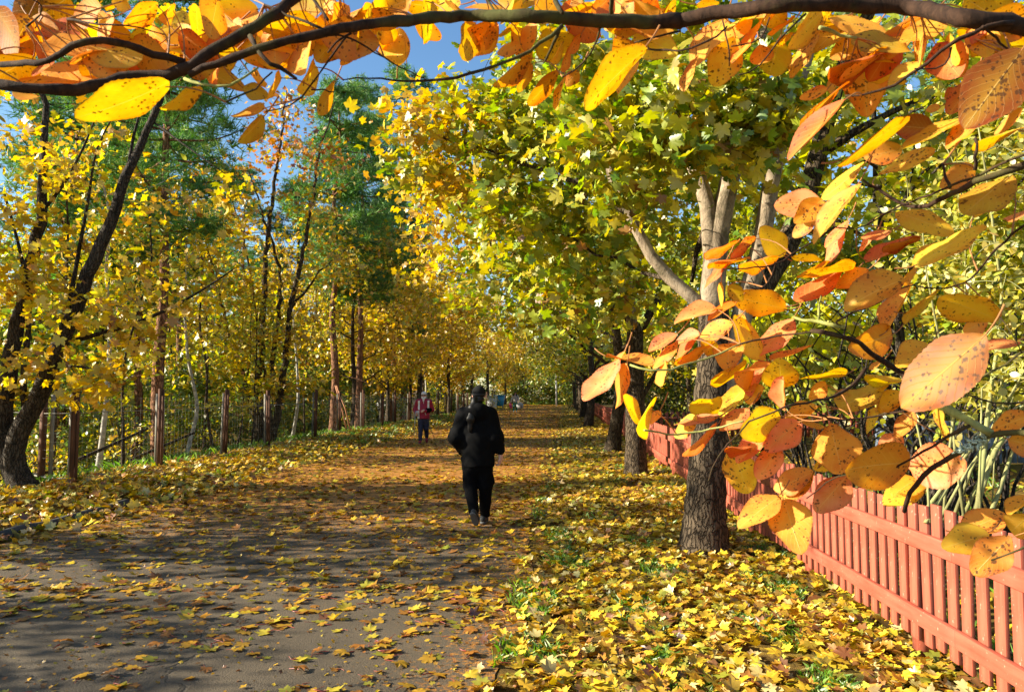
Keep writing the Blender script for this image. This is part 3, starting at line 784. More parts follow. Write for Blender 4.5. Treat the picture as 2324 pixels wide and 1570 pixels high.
# gardens behind the red fence on the right
GARD = 'garden trees behind the red fence'
gA = auto_tree(71, 7.0, 0.13, 1.4, 2.7, 13, PAL_GREENY[:3] + PAL_YELLOW[2:3], .17, 22, 7, T_LO, sig=.3, lean=.3, multi=2)
gB = auto_tree(72, 8.0, 0.15, 1.8, 2.6, 12, PAL_GOLD, .17, 20, 7, T_OVAL, sig=.32, lean=.25)
ga = gA.build('garden_tree', 'shaded green-gold garden tree close behind the red fence', 'tree', (4.6, 11.0, g(4.6, 11)), M_BARK_DARK, GARD)
gb = gB.build('garden_tree', 'golden garden tree behind the shaded one in the garden', 'tree', (8.4, 13.5, g(8.4, 13.5)), M_BARK, GARD)
NG = ['beside the cross fence', 'in front of the yellow house', 'right of the yellow house', 'deep in the garden', 'by the dark far fence', 'over the blue-grey fence', 'tall and bright at the top right', 'far behind the shrub', 'near the far garden corner', 'well behind the second maple']
for k, (x, y) in enumerate([(5.0, 31), (5.6, 43), (11.5, 40), (13, 24), (9.5, 54), (11.5, 19), (16, 30), (6.8, 7.6), (20, 44), (5.4, 22)]):
    if k == 7: x, y = 9.8, 8.6
    copy_tree([ga, gb][(k + 1) % 2], (x, y, g(x, y)), k * 1.3, 0.9 + .12 * (k % 4), 'garden tree ' + NG[k], GARD)
copy_tree(bt, (13.5, 27, g(13.5, 27)), 0.4, 0.75, 'green pine in the garden behind the red fence', PINES)

# tangled dark shrub and pale-stemmed shrub
T = Tree(81); rng = T.rng
for k in range(26):
    a_ = rng.random() * 6.28; r_ = 0.15 + .25 * rng.random(); h = 1.4 + 1.5 * rng.random(); sp = 0.5 + 0.9 * rng.random()
    T.limb([(r_ * math.cos(a_), r_ * math.sin(a_), -.05), (r_ * 1.6 * math.cos(a_), r_ * 1.6 * math.sin(a_), h * .4), (sp * math.cos(a_ + .2), sp * math.sin(a_ + .2), h * .75), (sp * 1.4 * math.cos(a_ + .5), sp * 1.4 * math.sin(a_ + .5), h)], 0.02, 0.005, sides=5, wob=0, jitter=.03)
T.blob((0, 0, 1.7), (1.3, 1.3, 1.0), 60, 5, .16, .07, PAL_GREENY[:3] + PAL_LEMON[2:], T_OVAL, True, twr=.006)
sh = T.build('tangled_shrub', 'dark tangled shrub behind the red fence beside the thick maple trunk', 'shrub', (3.35, 7.9, g(3.3, 7.9)), M_BARK_DARK, 'shrubs behind the red fence')
copy_tree(sh, (4.6, 8.6, g(4.6, 8.6)), 2.0, 1.1, 'dark tangled shrub under the shaded garden tree', 'shrubs behind the red fence')
copy_tree(sh, (3.6, 11.0, g(3.6, 11)), 4.0, 1.0, 'dark shrub behind the red fence past the thick maple trunk', 'shrubs behind the red fence')
copy_tree(sh, (3.3, 20.0, g(3.3, 20)), 1.0, 0.8, 'small dark shrub in the garden past the second maple', 'shrubs behind the red fence')

T = Tree(82); rng = T.rng
T.base = Vector((3.05, 4.75, g(3.05, 4.75)))
Y = 4.9
for pts, r in (([(2215, 1165), (2232, 1000), (2240, 920), (2262, 860), (2278, 700), (2260, 520), (2235, 350), (2210, 220)], .022), ([(2205, 1165), (2225, 1060), (2300, 960), (2340, 900), (2420, 760)], .026),
               ([(2190, 1165), (2175, 1040), (2160, 900), (2130, 760), (2100, 600), (2090, 480)], .016), ([(2080, 1165), (2150, 1080), (2250, 960), (2330, 850)], .020), ([(2160, 1165), (2190, 1060), (2260, 930), (2350, 800)], .018),
               ([(2110, 1165), (2120, 1060), (2090, 980), (2060, 900)], .012), ([(2240, 1165), (2290, 1050), (2330, 960), (2370, 820), (2380, 600)], .020), ([(2140, 1165), (2150, 1000), (2180, 850), (2200, 650), (2180, 420)], .013),
               ([(2130, 1165), (2210, 1040), (2240, 980), (2330, 900)], .014), ([(2225, 1165), (2225, 1000), (2228, 880)], .012), ([(2250, 1165), (2255, 1050), (2270, 930), (2275, 800)], .006), ([(2100, 1165), (2200, 1010), (2222, 985)], .016), ([(2180, 1165), (2260, 1020), (2300, 900)], .02)):
    T.limb(L(T, [(p[0], p[1] + (20 if i == 0 else 0), Y + .25 * math.sin(p[0] * .05)) for i, p in enumerate(pts)], Y), r * .72, 0.004, sides=7, wob=.06, jitter=.006)
T.blob(tuple(P(2230, 260, 5.2) - T.base), (.45, .4, .5), 20, 12, .13, .062, PAL_LEMON, T_OVAL, twr=.005)
for c_, r_, n_ in (((2250, 430, 5.0), .40, 16), ((2140, 560, 5.0), .34, 15), ((2260, 620, 4.8), .36, 18), ((2170, 690, 4.9), .28, 12), ((2270, 790, 4.7), .32, 16), ((2100, 470, 5.2), .3, 9), ((2110, 860, 5.0), .25, 7), ((2290, 900, 4.8), .22, 8), ((2190, 930, 4.9), .2, 6), ((2060, 610, 5.4), .25, 6), ((2380, 700, 5.), .6, 24), ((2400, 350, 5.2), .7, 24)):
    T.blob(tuple(P(*c_) - T.base), (r_, r_, r_ * .9), n_, 12, .11, .055, PAL_LEMON, T_OVAL, twr=.005)
T.build('pale_shrub', 'sunlit shrub with pale greenish stems and small lemon leaves behind the red fence', 'shrub', T.base, M_STEM_PALE, 'shrubs behind the red fence')

# low growth along the wood's edge
T = Tree(83); rng = T.rng
for k in range(16):
    a_ = rng.random() * 6.28; h = .5 + .7 * rng.random(); sp = .3 + .4 * rng.random()
    T.limb([(0.05 * math.cos(a_), .05 * math.sin(a_), -.05), (sp * .5 * math.cos(a_), sp * .5 * math.sin(a_), h * .6), (sp * math.cos(a_), sp * math.sin(a_), h)], .008, .003, sides=4, wob=0)
T.blob((0, 0, .6), (.6, .6, .45), 26, 7, .12, .09, PAL_GREENY[:2] + PAL_YELLOW[:2], T_OVAL, True, twr=.004)
lb = T.build('low_bush', 'low leafy bush on the forest floor behind the wire fence', 'bush', (-10.3, 14.6, g(-10.3, 14.6)), M_BARK, 'low bushes in the wood')
for k in range(22):
    y = 14 + 50 * prs.random(); x = -9.8 - prs.random() * (3 + y * .18)
    copy_tree(lb, (x, y, g(x, y)), prs.random() * 6.28, .7 + .7 * prs.random(), lb['label'], lb['group'])
copy_tree(lb, (0.6, 82, g(.6, 82)), 1.0, 2.4, 'bright green bush at the far right edge of the path', 'bushes at the far path end')
copy_tree(lb, (-7.4, 76, g(-7.4, 76)), 1.0, 1.5, 'green bush near the blue container at the far left edge', 'bushes at the far path end')

# ------------------------------------------------------------------ leaf litter, grass
rng = np.random.default_rng(101)
def litter_batch(mb, x, y, size, pal, temps, tilt, lift, jit=0.15):
    n = len(x)
    z = gz(x, y) + 0.008 + lift * rng.random(n)
    nrm = np.stack([rng.normal(size=n) * tilt, rng.normal(size=n) * tilt, np.ones(n)], 1)
    s = size * np.clip(1 + .25 * rng.normal(size=n), .5, 1.5)
    scatter(mb, np.stack([x, y, z], 1), nrm, s, pick_cols(rng, n, pal, jit), temps, rng)
def strip(n, x0, x1, y0, y1):
    return x0 + (x1 - x0) * rng.random(n), y0 + (y1 - y0) * rng.random(n)
lit = MB()
# right verge, thick
for y0, y1, d, tp in ((2.6, 7, 560, T_FLAT), (7, 13, 380, T_FLAT), (13, 26, 130, T_LO), (26, 50, 75, T_LO), (50, 105, 28, T_LO)):
    n = int(d * (y1 - y0) * 3.0)
    x, y = strip(n, -0.55, 2.45, y0, y1)
    edge = np.clip((x + 0.55) / 0.5, 0.15, 1); keep = rng.random(n) < edge
    patch = np.sin(x * 3.3 + y * .8) * np.sin(y * 2.1 - x * 1.2) + .4 * np.sin(x * 7 + y * 5)
    keep &= rng.random(n) < np.where(patch > .75, .3, 1)
    litter_batch(lit, x[keep], y[keep], .084 if y0 < 13 else .12, PAL_LITTER, tp, .38, .05, .28)
# left verge, thick; more beyond the fence
for y0, y1, d, tp in ((6, 13, 190, T_FLAT), (13, 26, 130, T_LO), (26, 50, 70, T_LO), (50, 105, 25, T_LO)):
    n = int(d * (y1 - y0) * 3.2)
    x, y = strip(n, -9.2, -5.8, y0, y1)
    keep = rng.random(n) < np.clip((-5.8 - x) / .7, .25, 1)
    litter_batch(lit, x[keep], y[keep], .13, PAL_LITTER, tp, .55, .06, .22)
x, y = strip(5000, -16, -8.8, 11, 40); litter_batch(lit, x, y, .13, PAL_LITTER, T_LO, .4, .03)
x, y = strip(3500, 2.4, 9, 4, 30); litter_batch(lit, x, y, .13, PAL_LITTER, T_LO, .4, .03)
x, y = strip(2500, 2.2, 14, 29, 60); litter_batch(lit, x, y, .2, PAL_LITTER, T_LO, .4, .03)
# the path: drifts of leaves, sparse near and dense further on
def path_leaves(n, y0, y1, size, dens_near, pal, temps, tilt=.12):
    x, y = strip(n, -6.1, -.4, y0, y1)
    cl = np.sin(x * 2.3 + .9 * y) * np.sin(1.9 * y - .7 * x) + .5 * np.sin(5.1 * x - 2.2 * y) * np.sin(3.7 * y)
    e = np.minimum(1, np.minimum(x + 6.1, -.4 - x) / 1.6)
    pr = np.clip(dens_near + .55 * (cl > .15) * .6 + .5 * (1 - e), 0, 1)
    k = rng.random(n) < pr
    litter_batch(lit, x[k], y[k], size, pal, temps, tilt, .012)
path_leaves(2000, 5.4, 9.5, .105, .34, PAL_PATH, T_FLAT)
path_leaves(5000, 3.0, 9.5, .03, .35, PAL_PATH, T_FLAT, .3)
path_leaves(2800, 9.5, 15, .115, .55, PAL_PATH, T_FLAT, .2)
path_leaves(7000, 15, 30, .115, .5, PAL_PATH, T_LO, .25)
path_leaves(9000, 30, 60, .13, .5, PAL_PATH, T_LO, .3)
path_leaves(6000, 60, 105, .16, .5, PAL_PATH, T_LO, .3)
o = lit.build("leaf_litter", M_LITTER); tag(o, None, None, None, 'stuff')

gr = MB()
def grass(n, x0, x1, y0, y1, h, pal, f=None):
    x, y = strip(n, x0, x1, y0, y1)
    pch = np.sin(x * 4.3 + y * 1.8 + 1) * np.sin(y * 2.7 - x * 2.2) + .5 * np.sin(x * 9 + 1.7 * y)
    k = pch > (f if f is not None else .35); x, y = x[k], y[k]; n = len(x)
    z = gz(x, y)
    a = rng.random(n) * 6.28; w = .0035 + .003 * rng.random(n); hh = h * (.5 + .8 * rng.random(n))
    lx, ly = rng.normal(size=n) * .5 * hh, rng.normal(size=n) * .5 * hh
    if y0 > 12: w = w * 2.2
    v = np.stack([np.stack([x - w * np.cos(a), y - w * np.sin(a), z], 1), np.stack([x + w * np.cos(a), y + w * np.sin(a), z], 1),
                  np.stack([x + lx * .4 + .6 * w * np.cos(a), y + ly * .4 + .6 * w * np.sin(a), z + hh * .65], 1), np.stack([x + lx, y + ly, z + hh * .95], 1)], 1)
    F = np.array([(0, 1, 2), (0, 2, 3)])[None] + (np.arange(n) * 4)[:, None, None]
    c = np.repeat(pick_cols(rng, n, pal), 4, axis=0)
    gr.add(v.reshape(-1, 3), F.reshape(-1, 3), c)
PG = [(.13, .28, .02, 4), (.20, .36, .03, 3), (.08, .19, .02, 2), (.34, .40, .06, 1)]
grass(46000, -.35, 2.5, 2.6, 9, .055, PG, .5)
grass(5000, -.45, .05, 3, 12, .07, PG, .3)
grass(14000, -.4, 2.3, 9, 26, .08, PG, .8)
grass(16000, -9.3, -6.2, 9, 30, .09, PG, .8)
grass(16000, -9.3, -6.3, 24, 60, .13, PG, .45)
grass(6000, 2.3, 8, 3.5, 16, .15, PG, .3)
grass(9000, -14, -8.5, 12, 40, .2, PG, .3)
o = gr.build("grass", M_GRASS); tag(o, None, None, None, 'stuff')

# single leaves lying on the near asphalt
b = []
for k in range(8):
    mb = MB(); tv, tf = T_FLAT[k % 4]
    r_ = np.random.default_rng(200 + k)
    tv = tv * np.array([1, 1, .5 if k < 5 else 1.0]) * .115
    tv[:, 2] -= tv[:, 2].min()
    mb.add(tv, tf, pick_cols(r_, 1, PAL_PATH[:4] if k != 7 else [(.10, .03, .012, 1)], .1)[0])
    stem = np.array([[0, -.008, .004], [.012, -.045, .006], [.03 * (-1) ** k, -.085, .004]])
    mb.tube(stem, [.0022, .0018, .0015], 4, col=np.array([.45, .06, .03]), cap=False)
    me = mb.mesh("fallen_leaf"); me.materials.append(M_LITTER); b.append(me)
cnt = 0; tries = 0
while cnt < 300 and tries < 6000:
    tries += 1
    y = 3.1 + 3.4 * rng.random() ** .8; x = -6.0 + 5.6 * rng.random()
    px = x / y * F_PX + 565
    if px < -20: continue
    cl = math.sin(x * 2.9 + .5 * y) * math.sin(2.3 * y - .9 * x) + .5 * math.sin(6.1 * x - 3.2 * y)
    near_edge = x > -1.3
    if rng.random() > (.9 if cl > .25 else .18) + .35 * near_edge: continue
    o = bpy.data.objects.new("fallen_leaf", b[rng.integers(0, 7)])
    s = .55 + .6 * rng.random()
    o.location = (x, y, g(-3, y) + .008 + .004 * rng.random()); o.scale = (s, s, s * (.6 + 1.3 * rng.random()))
    o.rotation_euler = (rng.normal() * .1, rng.normal() * .1, rng.random() * 6.28)
    link(o); tag(o, 'fallen yellow maple leaf lying on the bare near asphalt of the path', 'leaf', 'fallen leaves on the near path'); cnt += 1
o = link(bpy.data.objects.new("dry_leaf", b[7])); o.location = tuple(P(1075, 1345, 5.62)[:2]) + (g(-1.2, 5.6) + .03,)
o.rotation_euler = (1.0, .5, .4); o.scale = (.85, .85, 2.2); tag(o, 'dark brown curled dry leaf standing up on the grey path', 'leaf')

# kerb at the left edge of the path
kb = MB()
ky = np.linspace(6.0, 10.9, 24)
pts = np.stack([-6.42 + .03 * np.sin(ky), ky, np.array([g(-6.4, q) for q in ky]) + .015 + .012 * np.sin(ky * 5.3)], 1)
kb.tube(pts, .07 + .008 * np.sin(ky * 3.1), 10, wob=.06, rng=rng)
tag(kb.build("kerb", plain("kerb_asphalt", (.06, .055, .05), .9), None, True), None, None, None, 'structure')

# ------------------------------------------------------------------ red picket fence
fx = lambda y: 2.09 - 0.0012 * max(0, y - 8)
rf = thing('picket_fence', 'long red painted picket fence running along the right verge', 'fence', (2.09, 3, 0))
inv = Vector((2.09, 3, 0))
def fz(y): return g(1.9, y) + .005
pitch = 0.153
ys_p = np.arange(2.4, 64, pitch)
vis = [y for y in ys_p if y > 3.3]
near_set = set(vis[:100])
rest = MB()
prg = np.random.default_rng(8)
for y in ys_p:
    hw = .0465 + prg.normal() * .001
    c = (fx(y) + .02 + prg.normal() * .0015 - inv.x, y - inv.y + prg.normal() * .003, fz(y) + .525 + prg.normal() * .009)
    tilt = prg.normal() * .011
    R3 = np.array(Matrix.Rotation(tilt, 3, 'X'))
    if y in near_set:
        mb = MB(); mb.box((0, 0, 0), (.0105, hw, .405))
        me = mb.mesh('picket'); o = obj_mesh('picket', me, M_PICKET, rf)
        o.location = c; o.rotation_euler = (tilt, 0, 0)
        bv = o.modifiers.new('edge', 'BEVEL'); bv.width = .0022; bv.segments = 2
    else:
        rest.box(c, (.0105, hw, .405), rot=R3)
o = rest.build('pickets', M_PICKET, rf); o['kind'] = 'stuff'
def rail(z0, nm):
    mb = MB(); yy = np.arange(2.2, 64, 2.1)
    for y0, y1 in zip(yy[:-1], yy[1:]):
        a_ = np.array([fx(y0) - .0105, y0, fz(y0) + z0]); c_ = np.array([fx(y1) - .0105, y1, fz(y1) + z0])
        d = c_ - a_; hw, hh = .0165, .0475
        q = []
        for p in (a_, c_ - d * .0012):
            q += [(p[0] - hw, p[1], p[2] - hh), (p[0] + hw, p[1], p[2] - hh), (p[0] + hw, p[1], p[2] + hh), (p[0] - hw, p[1], p[2] + hh)]
        mb.add(np.array(q) - np.array(inv), [(0, 1, 2, 3), (7, 6, 5, 4), (0, 4, 5, 1), (1, 5, 6, 2), (2, 6, 7, 3), (3, 7, 4, 0)])
        for f in (.1, .5, .9):
            pass
    o = mb.build(nm, M_RAIL, rf)
    bv = o.modifiers.new('edge', 'BEVEL'); bv.width = .003; bv.segments = 2
    return o
rail(.725, 'rail'); rail(.275, 'rail')
for y in np.arange(2.8, 64, 2.1):
    mb = MB(); mb.box((fx(y) + .082 - inv.x, y - inv.y, fz(y) + .40), (.048, .048, .46)); mb.build('post', M_PICKET, rf)

# cross fence, far dark fence, blue-grey fence
def picket_run(name, label, p0, p1, h, pitch, wd, mat, group=None):
    t = thing(name, label, 'fence', (p0[0], p0[1], 0), 0, group)
    d = Vector((p1[0] - p0[0], p1[1] - p0[1], 0)); n = int(d.length / pitch); u = d.normalized(); a_ = math.atan2(u.y, u.x)
    mb = MB()
    for k in range(n):
        q = u * (k * pitch); z = g(p0[0] + q.x, p0[1] + q.y)
        mb.box((q.x, q.y, z + h / 2 + .05), (wd / 2, .012, h / 2 - .03 * (k % 2) * 0), rz=a_)
    mb.build('picket_panel', mat, t)
    for zz in (.3, .75):
        m2 = MB(); z = g(p0[0] + d.x / 2, p0[1] + d.y / 2); nrm = Vector((u.y, -u.x, 0)) * .03
        m2.box((d.x / 2 + nrm.x, d.y / 2 + nrm.y, z + h * zz + .05), (d.length / 2, .016, .045), rz=a_); m2.build('rail', mat, t)
    for k in range(0, n, max(1, int(2.4 / pitch))):
        q = u * (k * pitch); m3 = MB(); z = g(p0[0] + q.x, p0[1] + q.y)
        m3.box((q.x - u.y * .06, q.y + u.x * .06, z + h / 2), (.045, .045, h / 2 + .04), rz=a_); m3.build('post', mat, t)
    return t
picket_run('picket_fence', 'red picket fence crossing the gardens behind the second maple', (2.3, 28.0), (13.0, 29.0), .9, .2, .12, M_PICKET)
picket_run('picket_fence', 'far dark brown picket fence before the yellow house', (3.5, 44.0), (26, 46.0), .95, .24, .15, M_FENCE_FAR)
picket_run('board_fence', 'blue-grey shaded fence across the garden behind the pale shrub', (7.0, 17.6), (16.0, 18.6), .95, .17, .14, plain('blue_grey_paint', (.16, .20, .27), .6))

# ------------------------------------------------------------------ wire fence on the left
wf = thing('wire_fence', 'tall wire mesh fence with brown wooden posts along the left verge', 'fence', (-8.6, 12.8, 0))
wi = Vector((-8.6, 12.8, 0))
py_l = [12.85, 15.6, 18.9, 21.6, 25.6] + list(np.arange(28.8, 95, 3.2))
for k, y in enumerate(py_l):
    x = -8.6 + .06 * math.sin(k * 2.1); z = g(x, y)
    hh = 1.72 + .04 * math.sin(k * 3.3)
    mb = MB()
    mb.box((0, 0, hh / 2 - .05), (.03, .075, hh / 2)); mb.box((.051, 0, hh / 2 - .06), (.02, .03, hh / 2 - .01)); 
    o = mb.build('post', M_POST, wf); o.location = (x - wi.x, y - wi.y, z); o.rotation_euler = (.012 * math.sin(k * 5), .015 * math.sin(k * 3.7), .25)
    mb = MB(); mb.box((0, 0, hh / 2 - .1), (.028, .028, hh / 2 - .06))
    o = mb.build('back_stay', M_POST_GREY, wf); o.location = (x - wi.x - .1, y - wi.y + .06, z); o.rotation_euler = (.012 * math.sin(k * 5), .015 * math.sin(k * 3.7), .25)
for k, (x, y) in enumerate(((-9.78, 13.7), (-12.4, 15.6))):
    for nm, off, m_, w_ in (('post', 0, M_POST, .05), ('back_stay', .13, M_POST_GREY, .028)):
        mb = MB(); mb.box((0, 0, .8), (w_, w_ * .8, .86)); o = mb.build(nm, m_, wf); o.location = (x + off - wi.x, y + off * .5 - wi.y, g(x, y))
mw = MB()
yy = np.arange(12.85, 94, .8)
line = [(-12.4, 15.6), (-9.78, 13.7)] + [(-8.68, y) for y in yy]
def wline(h, rad, n, mbx):
    pts = resample(np.array([(x - wi.x, y - wi.y, g(max(x, -8.9), y) + h) for x, y in line]), 130)
    mbx.tube(pts, rad, n, cap=False)
for h in np.arange(.08, 1.5, .155): wline(h, .0013, 3, mw)
for y in np.arange(12.9, 45, .155):
    z = g(-8.65, y); mw.tube([(-8.68 - wi.x, y - wi.y, z + .05), (-8.683 - wi.x, y - wi.y + .003, z + 1.48)], .0011, 3, cap=False)
M_WIRE = plain('zinc_wire', (.20, .21, .19), .6, .3, metal=.4)
mw.build('wire_mesh', M_WIRE, wf)
for h, r_ in ((1.22, .007), (.045, .016)):
    mb = MB(); wline(h, r_, 5, mb); mb.build('rail', M_POST_GREY, wf)
# two poles leaning on the pine
for k in range(2):
    mb = MB(); mb.tube([(0, 0, 0), (-.28, .1, 1.0), (-.62 - .1 * k, .2, 2.0)], [.035, .033, .03], 8)
    o = mb.build('leaning_pole', plain('pole_wood', (.34, .15, .07), .7)); o.location = (-9.35 + .12 * k, 32.3 + .1 * k, g(-9.3, 32.3) - .02)
    tag(o, ['reddish pole leaning on the pine by the verge, the one in front', 'reddish pole leaning on the pine by the verge, the one behind'][k], 'pole', 'poles leaning on a pine')
# fallen trunks and sticks in the wood
for k, (x, y, az, ln) in enumerate(((-11.5, 14.6, 1.1, 3.4), (-12.5, 18.4, .6, 3.0), (-13.5, 24, 2.4, 3.5))):
    mb = MB(); mb.tube([(0, 0, 0), (math.cos(az) * ln * .5, math.sin(az) * ln * .5, .5), (math.cos(az) * ln, math.sin(az) * ln, 1.15)], [.05, .045, .03], 7)
    o = mb.build('leaning_log', M_BARK); o.location = (x, y, g(x, y)); tag(o, 'thin dead log leaning aslant in the wood, %s' % ['next to the dark forked maple', 'behind the second wire panel', 'behind the posts near the multi-stemmed tree'][k], 'log', 'dead logs in the wood')

# ------------------------------------------------------------------ far buildings and small things
def windowed_house(name, label, loc, size, roof_h, wall_m, roof_m, rz=0):
    w, d, h = size
    t = thing(name, label, 'house', loc, rz)
    mb = MB(); mb.box((0, 0, h / 2), (w / 2, d / 2, h / 2)); mb.build('wall', wall_m, t)
    mb = MB(); e = .4
    v = [(-w/2-e, -d/2-e, h), (w/2+e, -d/2-e, h), (w/2+e, d/2+e, h), (-w/2-e, d/2+e, h), (-w/2-e, 0, h+roof_h), (w/2+e, 0, h+roof_h)]
    mb.add(np.array(v) + [0, 0, .004], [(0, 1, 5, 4), (2, 3, 4, 5)]); mb.add(np.array(v) + [0, 0, .004], [(1, 2, 5), (3, 0, 4)]); mb.add(np.array(v) + [0, 0, .004], [(3, 2, 1, 0)])
    mb.build('roof', roof_m, t)
    for k in range(max(1, int(w / 2.2))):
        x = -w / 2 + 1.2 + k * 2.2
        if x > w / 2 - .7: break
        m2 = MB(); m2.box((x, -d / 2 - .02, h * .55), (.5, .03, .55)); f = m2.build('window', plain('window_frame_white', (.8, .8, .78)), t)
        m2 = MB(); m2.box((x, -d / 2 - .055, h * .55), (.42, .008, .47)); m2.build('pane', plain('window_glass_dark', (.03, .04, .05), .1, .6), f)
    return t
M_ROOF = plain('roof_felt', (.09, .07, .06), .9)
windowed_house('house', 'pale yellow house seen between the maples beyond the red fence', (11.5, 58, g(11, 58)), (11, 7, 3.6), 1.8, plain('pale_yellow_boards', (.75, .60, .28)), M_ROOF)
windowed_house('cabin', 'white cabin glimpsed through the left trees behind the walker', (-14.5, 66, g(-14, 66)), (3.2, 3, 2.0), .7, plain('white_boards', (.75, .76, .78)), M_ROOF)
t = thing('bin', 'blue waste container at the far left edge of the path', 'bin', (-6.9, 80, g(-6.9, 80)))
mb = MB(); v = []
for z, s in ((.25, .42), (1.3, .55)): v += [(-s, -s * .8, z), (s, -s * .8, z), (s, s * .8, z), (-s, s * .8, z)]
mb.add(v, [(0,3,2,1),(4,5,6,7),(0,1,5,4),(1,2,6,5),(2,3,7,6),(3,0,4,7)]); mb.build('body', plain('blue_plastic', (.05, .25, .42), .4), t)
mb = MB(); mb.box((0, 0, 1.34), (.6, .5, .035)); mb.build('lid', plain('blue_lid', (.07, .30, .46), .4), t)
for sx in (-1, 1):
    mb = MB(); mb.box((sx * .34, 0, .125), (.05, .3, .125)); mb.build('leg', M_POST_GREY, t)
mb = MB(); mb.box((0, 0, .6), (.45, .35, .6)); mb.box((0, 0, 1.24), (.5, .4, .04)); o = mb.build('cabinet', plain('white_cabinet_paint', (.55, .55, .56), .5)); o.location = (-7.5, 78, g(-7.5, 78))
tag(o, 'white utility cabinet among the far trees left of the blue container', 'cabinet')
t = thing('lamp_post', 'pale lamp post at the far right edge of the path', 'street lamp', (-1.1, 96, g(-1.1, 96)))
mb = MB(); mb.tube([(0, 0, 0), (0, 0, 3), (0, 0, 6)], [.11, .09, .07], 8); mb.build('pole', plain('pale_metal', (.6, .6, .58), .5), t)
mb = MB(); mb.box((-.25, 0, 6.02), (.35, .12, .06)); mb.build('lamp_head', plain('lamp_grey', (.4, .4, .4), .5), t)
mb = MB(); mb.add([(-5, 108, gz_far), (4, 108, gz_far), (6, 122, gz_far + 2.4), (-2, 122, gz_far + 1.0)], [(0, 1, 2, 3)])
tag(mb.build('grass_slope', plain('far_lawn', (.20, .32, .04), .9, .1, .3, 3)), None, None, None, 'structure')

# ------------------------------------------------------------------ people: smooth surfaces grown round a posed skeleton
def rcone(a, b_, ra, rb, s=(1, 1, 1)): return ('c', np.array(a, float), np.array(b_, float), ra, rb, np.array(s, float))
def ell(c, r): return ('e', np.array(c, float), np.array(r, float))
def sdf(prims, p, k):
    d = None
    for q in prims:
        if q[0] == 'c':
            _, a, b_, ra, rb, s = q
            m = (a + b_) / 2; pp = (p - m) / s; aa = (a - m) / s; bb = (b_ - m) / s
            ab = bb - aa; t = np.clip(((pp - aa) @ ab) / (ab @ ab + 1e-9), 0, 1)
            e = np.linalg.norm(pp - aa - t[..., None] * ab, axis=-1) - (ra + (rb - ra) * t)
            e = e * s.min()
        else:
            _, c, r = q
            k0 = np.linalg.norm((p - c) / r, axis=-1); k1 = np.linalg.norm((p - c) / r ** 2, axis=-1)
            e = k0 * (k0 - 1) / (k1 + 1e-9)
        if d is None: d = e
        else:
            h = np.clip(.5 + .5 * (d - e) / k, 0, 1); d = d + (e - d) * h - k * h * (1 - h)
    return d
def surf(prims, res, k=.03, cut=None, noise_=0.0):
    """naive surface nets over the distance field of the limbs"""
    lo = np.full(3, 1e9); hi = -lo
    for q in prims:
        if q[0] == 'c':
            r = max(q[3], q[4]) * q[5].max()
            lo = np.minimum(lo, np.minimum(q[1], q[2]) - r); hi = np.maximum(hi, np.maximum(q[1], q[2]) + r)
        else: lo = np.minimum(lo, q[1] - q[2]); hi = np.maximum(hi, q[1] + q[2])
    lo -= 2.5 * res + k * .3; hi += 2.5 * res + k * .3
    n = np.ceil((hi - lo) / res).astype(int) + 1
    ax = [lo[i] + res * np.arange(n[i]) for i in range(3)]
    D = np.empty(n)
    for i0 in range(0, n[0], 16):
        G = np.stack(np.meshgrid(ax[0][i0:i0 + 16], ax[1], ax[2], indexing='ij'), -1)
        d = sdf(prims, G, k)
        if noise_:
            d = d + noise_ * (np.sin(G[..., 2] * 47 + 3 * np.sin(G[..., 0] * 21)) * .6 + np.sin(G[..., 0] * 33 + G[..., 2] * 29 + G[..., 1] * 25) * .5)
        if cut is not None: d = np.maximum(d, cut(G))
        D[i0:i0 + 16] = d
    ins = D < 0
    cn = n - 1
    cc = np.zeros(cn, int)
    for a in (0, 1):
        for b_ in (0, 1):
            for c in (0, 1): cc += ins[a:a + cn[0], b_:b_ + cn[1], c:c + cn[2]]
    act = (cc > 0) & (cc < 8)
    idx = -np.ones(cn, int); ii = np.argwhere(act); idx[act] = np.arange(len(ii))
    acc = np.zeros((len(ii), 3)); w = np.zeros(len(ii))
    corners = [(a, b_, c) for a in (0, 1) for b_ in (0, 1) for c in (0, 1)]
    for e0 in corners:
        for ax_ in range(3):
            if e0[ax_]: continue
            e1 = list(e0); e1[ax_] = 1
            d0 = D[ii[:, 0] + e0[0], ii[:, 1] + e0[1], ii[:, 2] + e0[2]]; d1 = D[ii[:, 0] + e1[0], ii[:, 1] + e1[1], ii[:, 2] + e1[2]]
            x = (d0 < 0) != (d1 < 0)
            t = np.where(x, d0 / np.where(x, d0 - d1, 1), 0)
            pt = np.tile(np.array(e0, float), (len(ii), 1)); pt[:, ax_] += t
            acc += pt * x[:, None]; w += x
    V = lo + (ii + acc / w[:, None]) * res
    F = []
    for ax_ in range(3):
        o1, o2 = [a for a in range(3) if a != ax_]
        s0 = [slice(None)] * 3; s1 = [slice(None)] * 3; s0[ax_] = slice(0, -1); s1[ax_] = slice(1, None)
        A, B_ = ins[tuple(s0)], ins[tuple(s1)]
        E = np.argwhere(A != B_)
        E = E[(E[:, o1] > 0) & (E[:, o2] > 0) & (E[:, o1] < n[o1] - 1) & (E[:, o2] < n[o2] - 1)]
        def at(d1, d2):
            q = E.copy(); q[:, o1] += d1; q[:, o2] += d2; return idx[q[:, 0], q[:, 1], q[:, 2]]
        f = np.stack([at(-1, -1), at(0, -1), at(0, 0), at(-1, 0)], 1)
        flip = A[E[:, 0], E[:, 1], E[:, 2]] == (ax_ == 1)
        f[flip] = f[flip][:, ::-1]
        F.append(f)
    m = MB(); m.add(V, np.concatenate(F)); return m
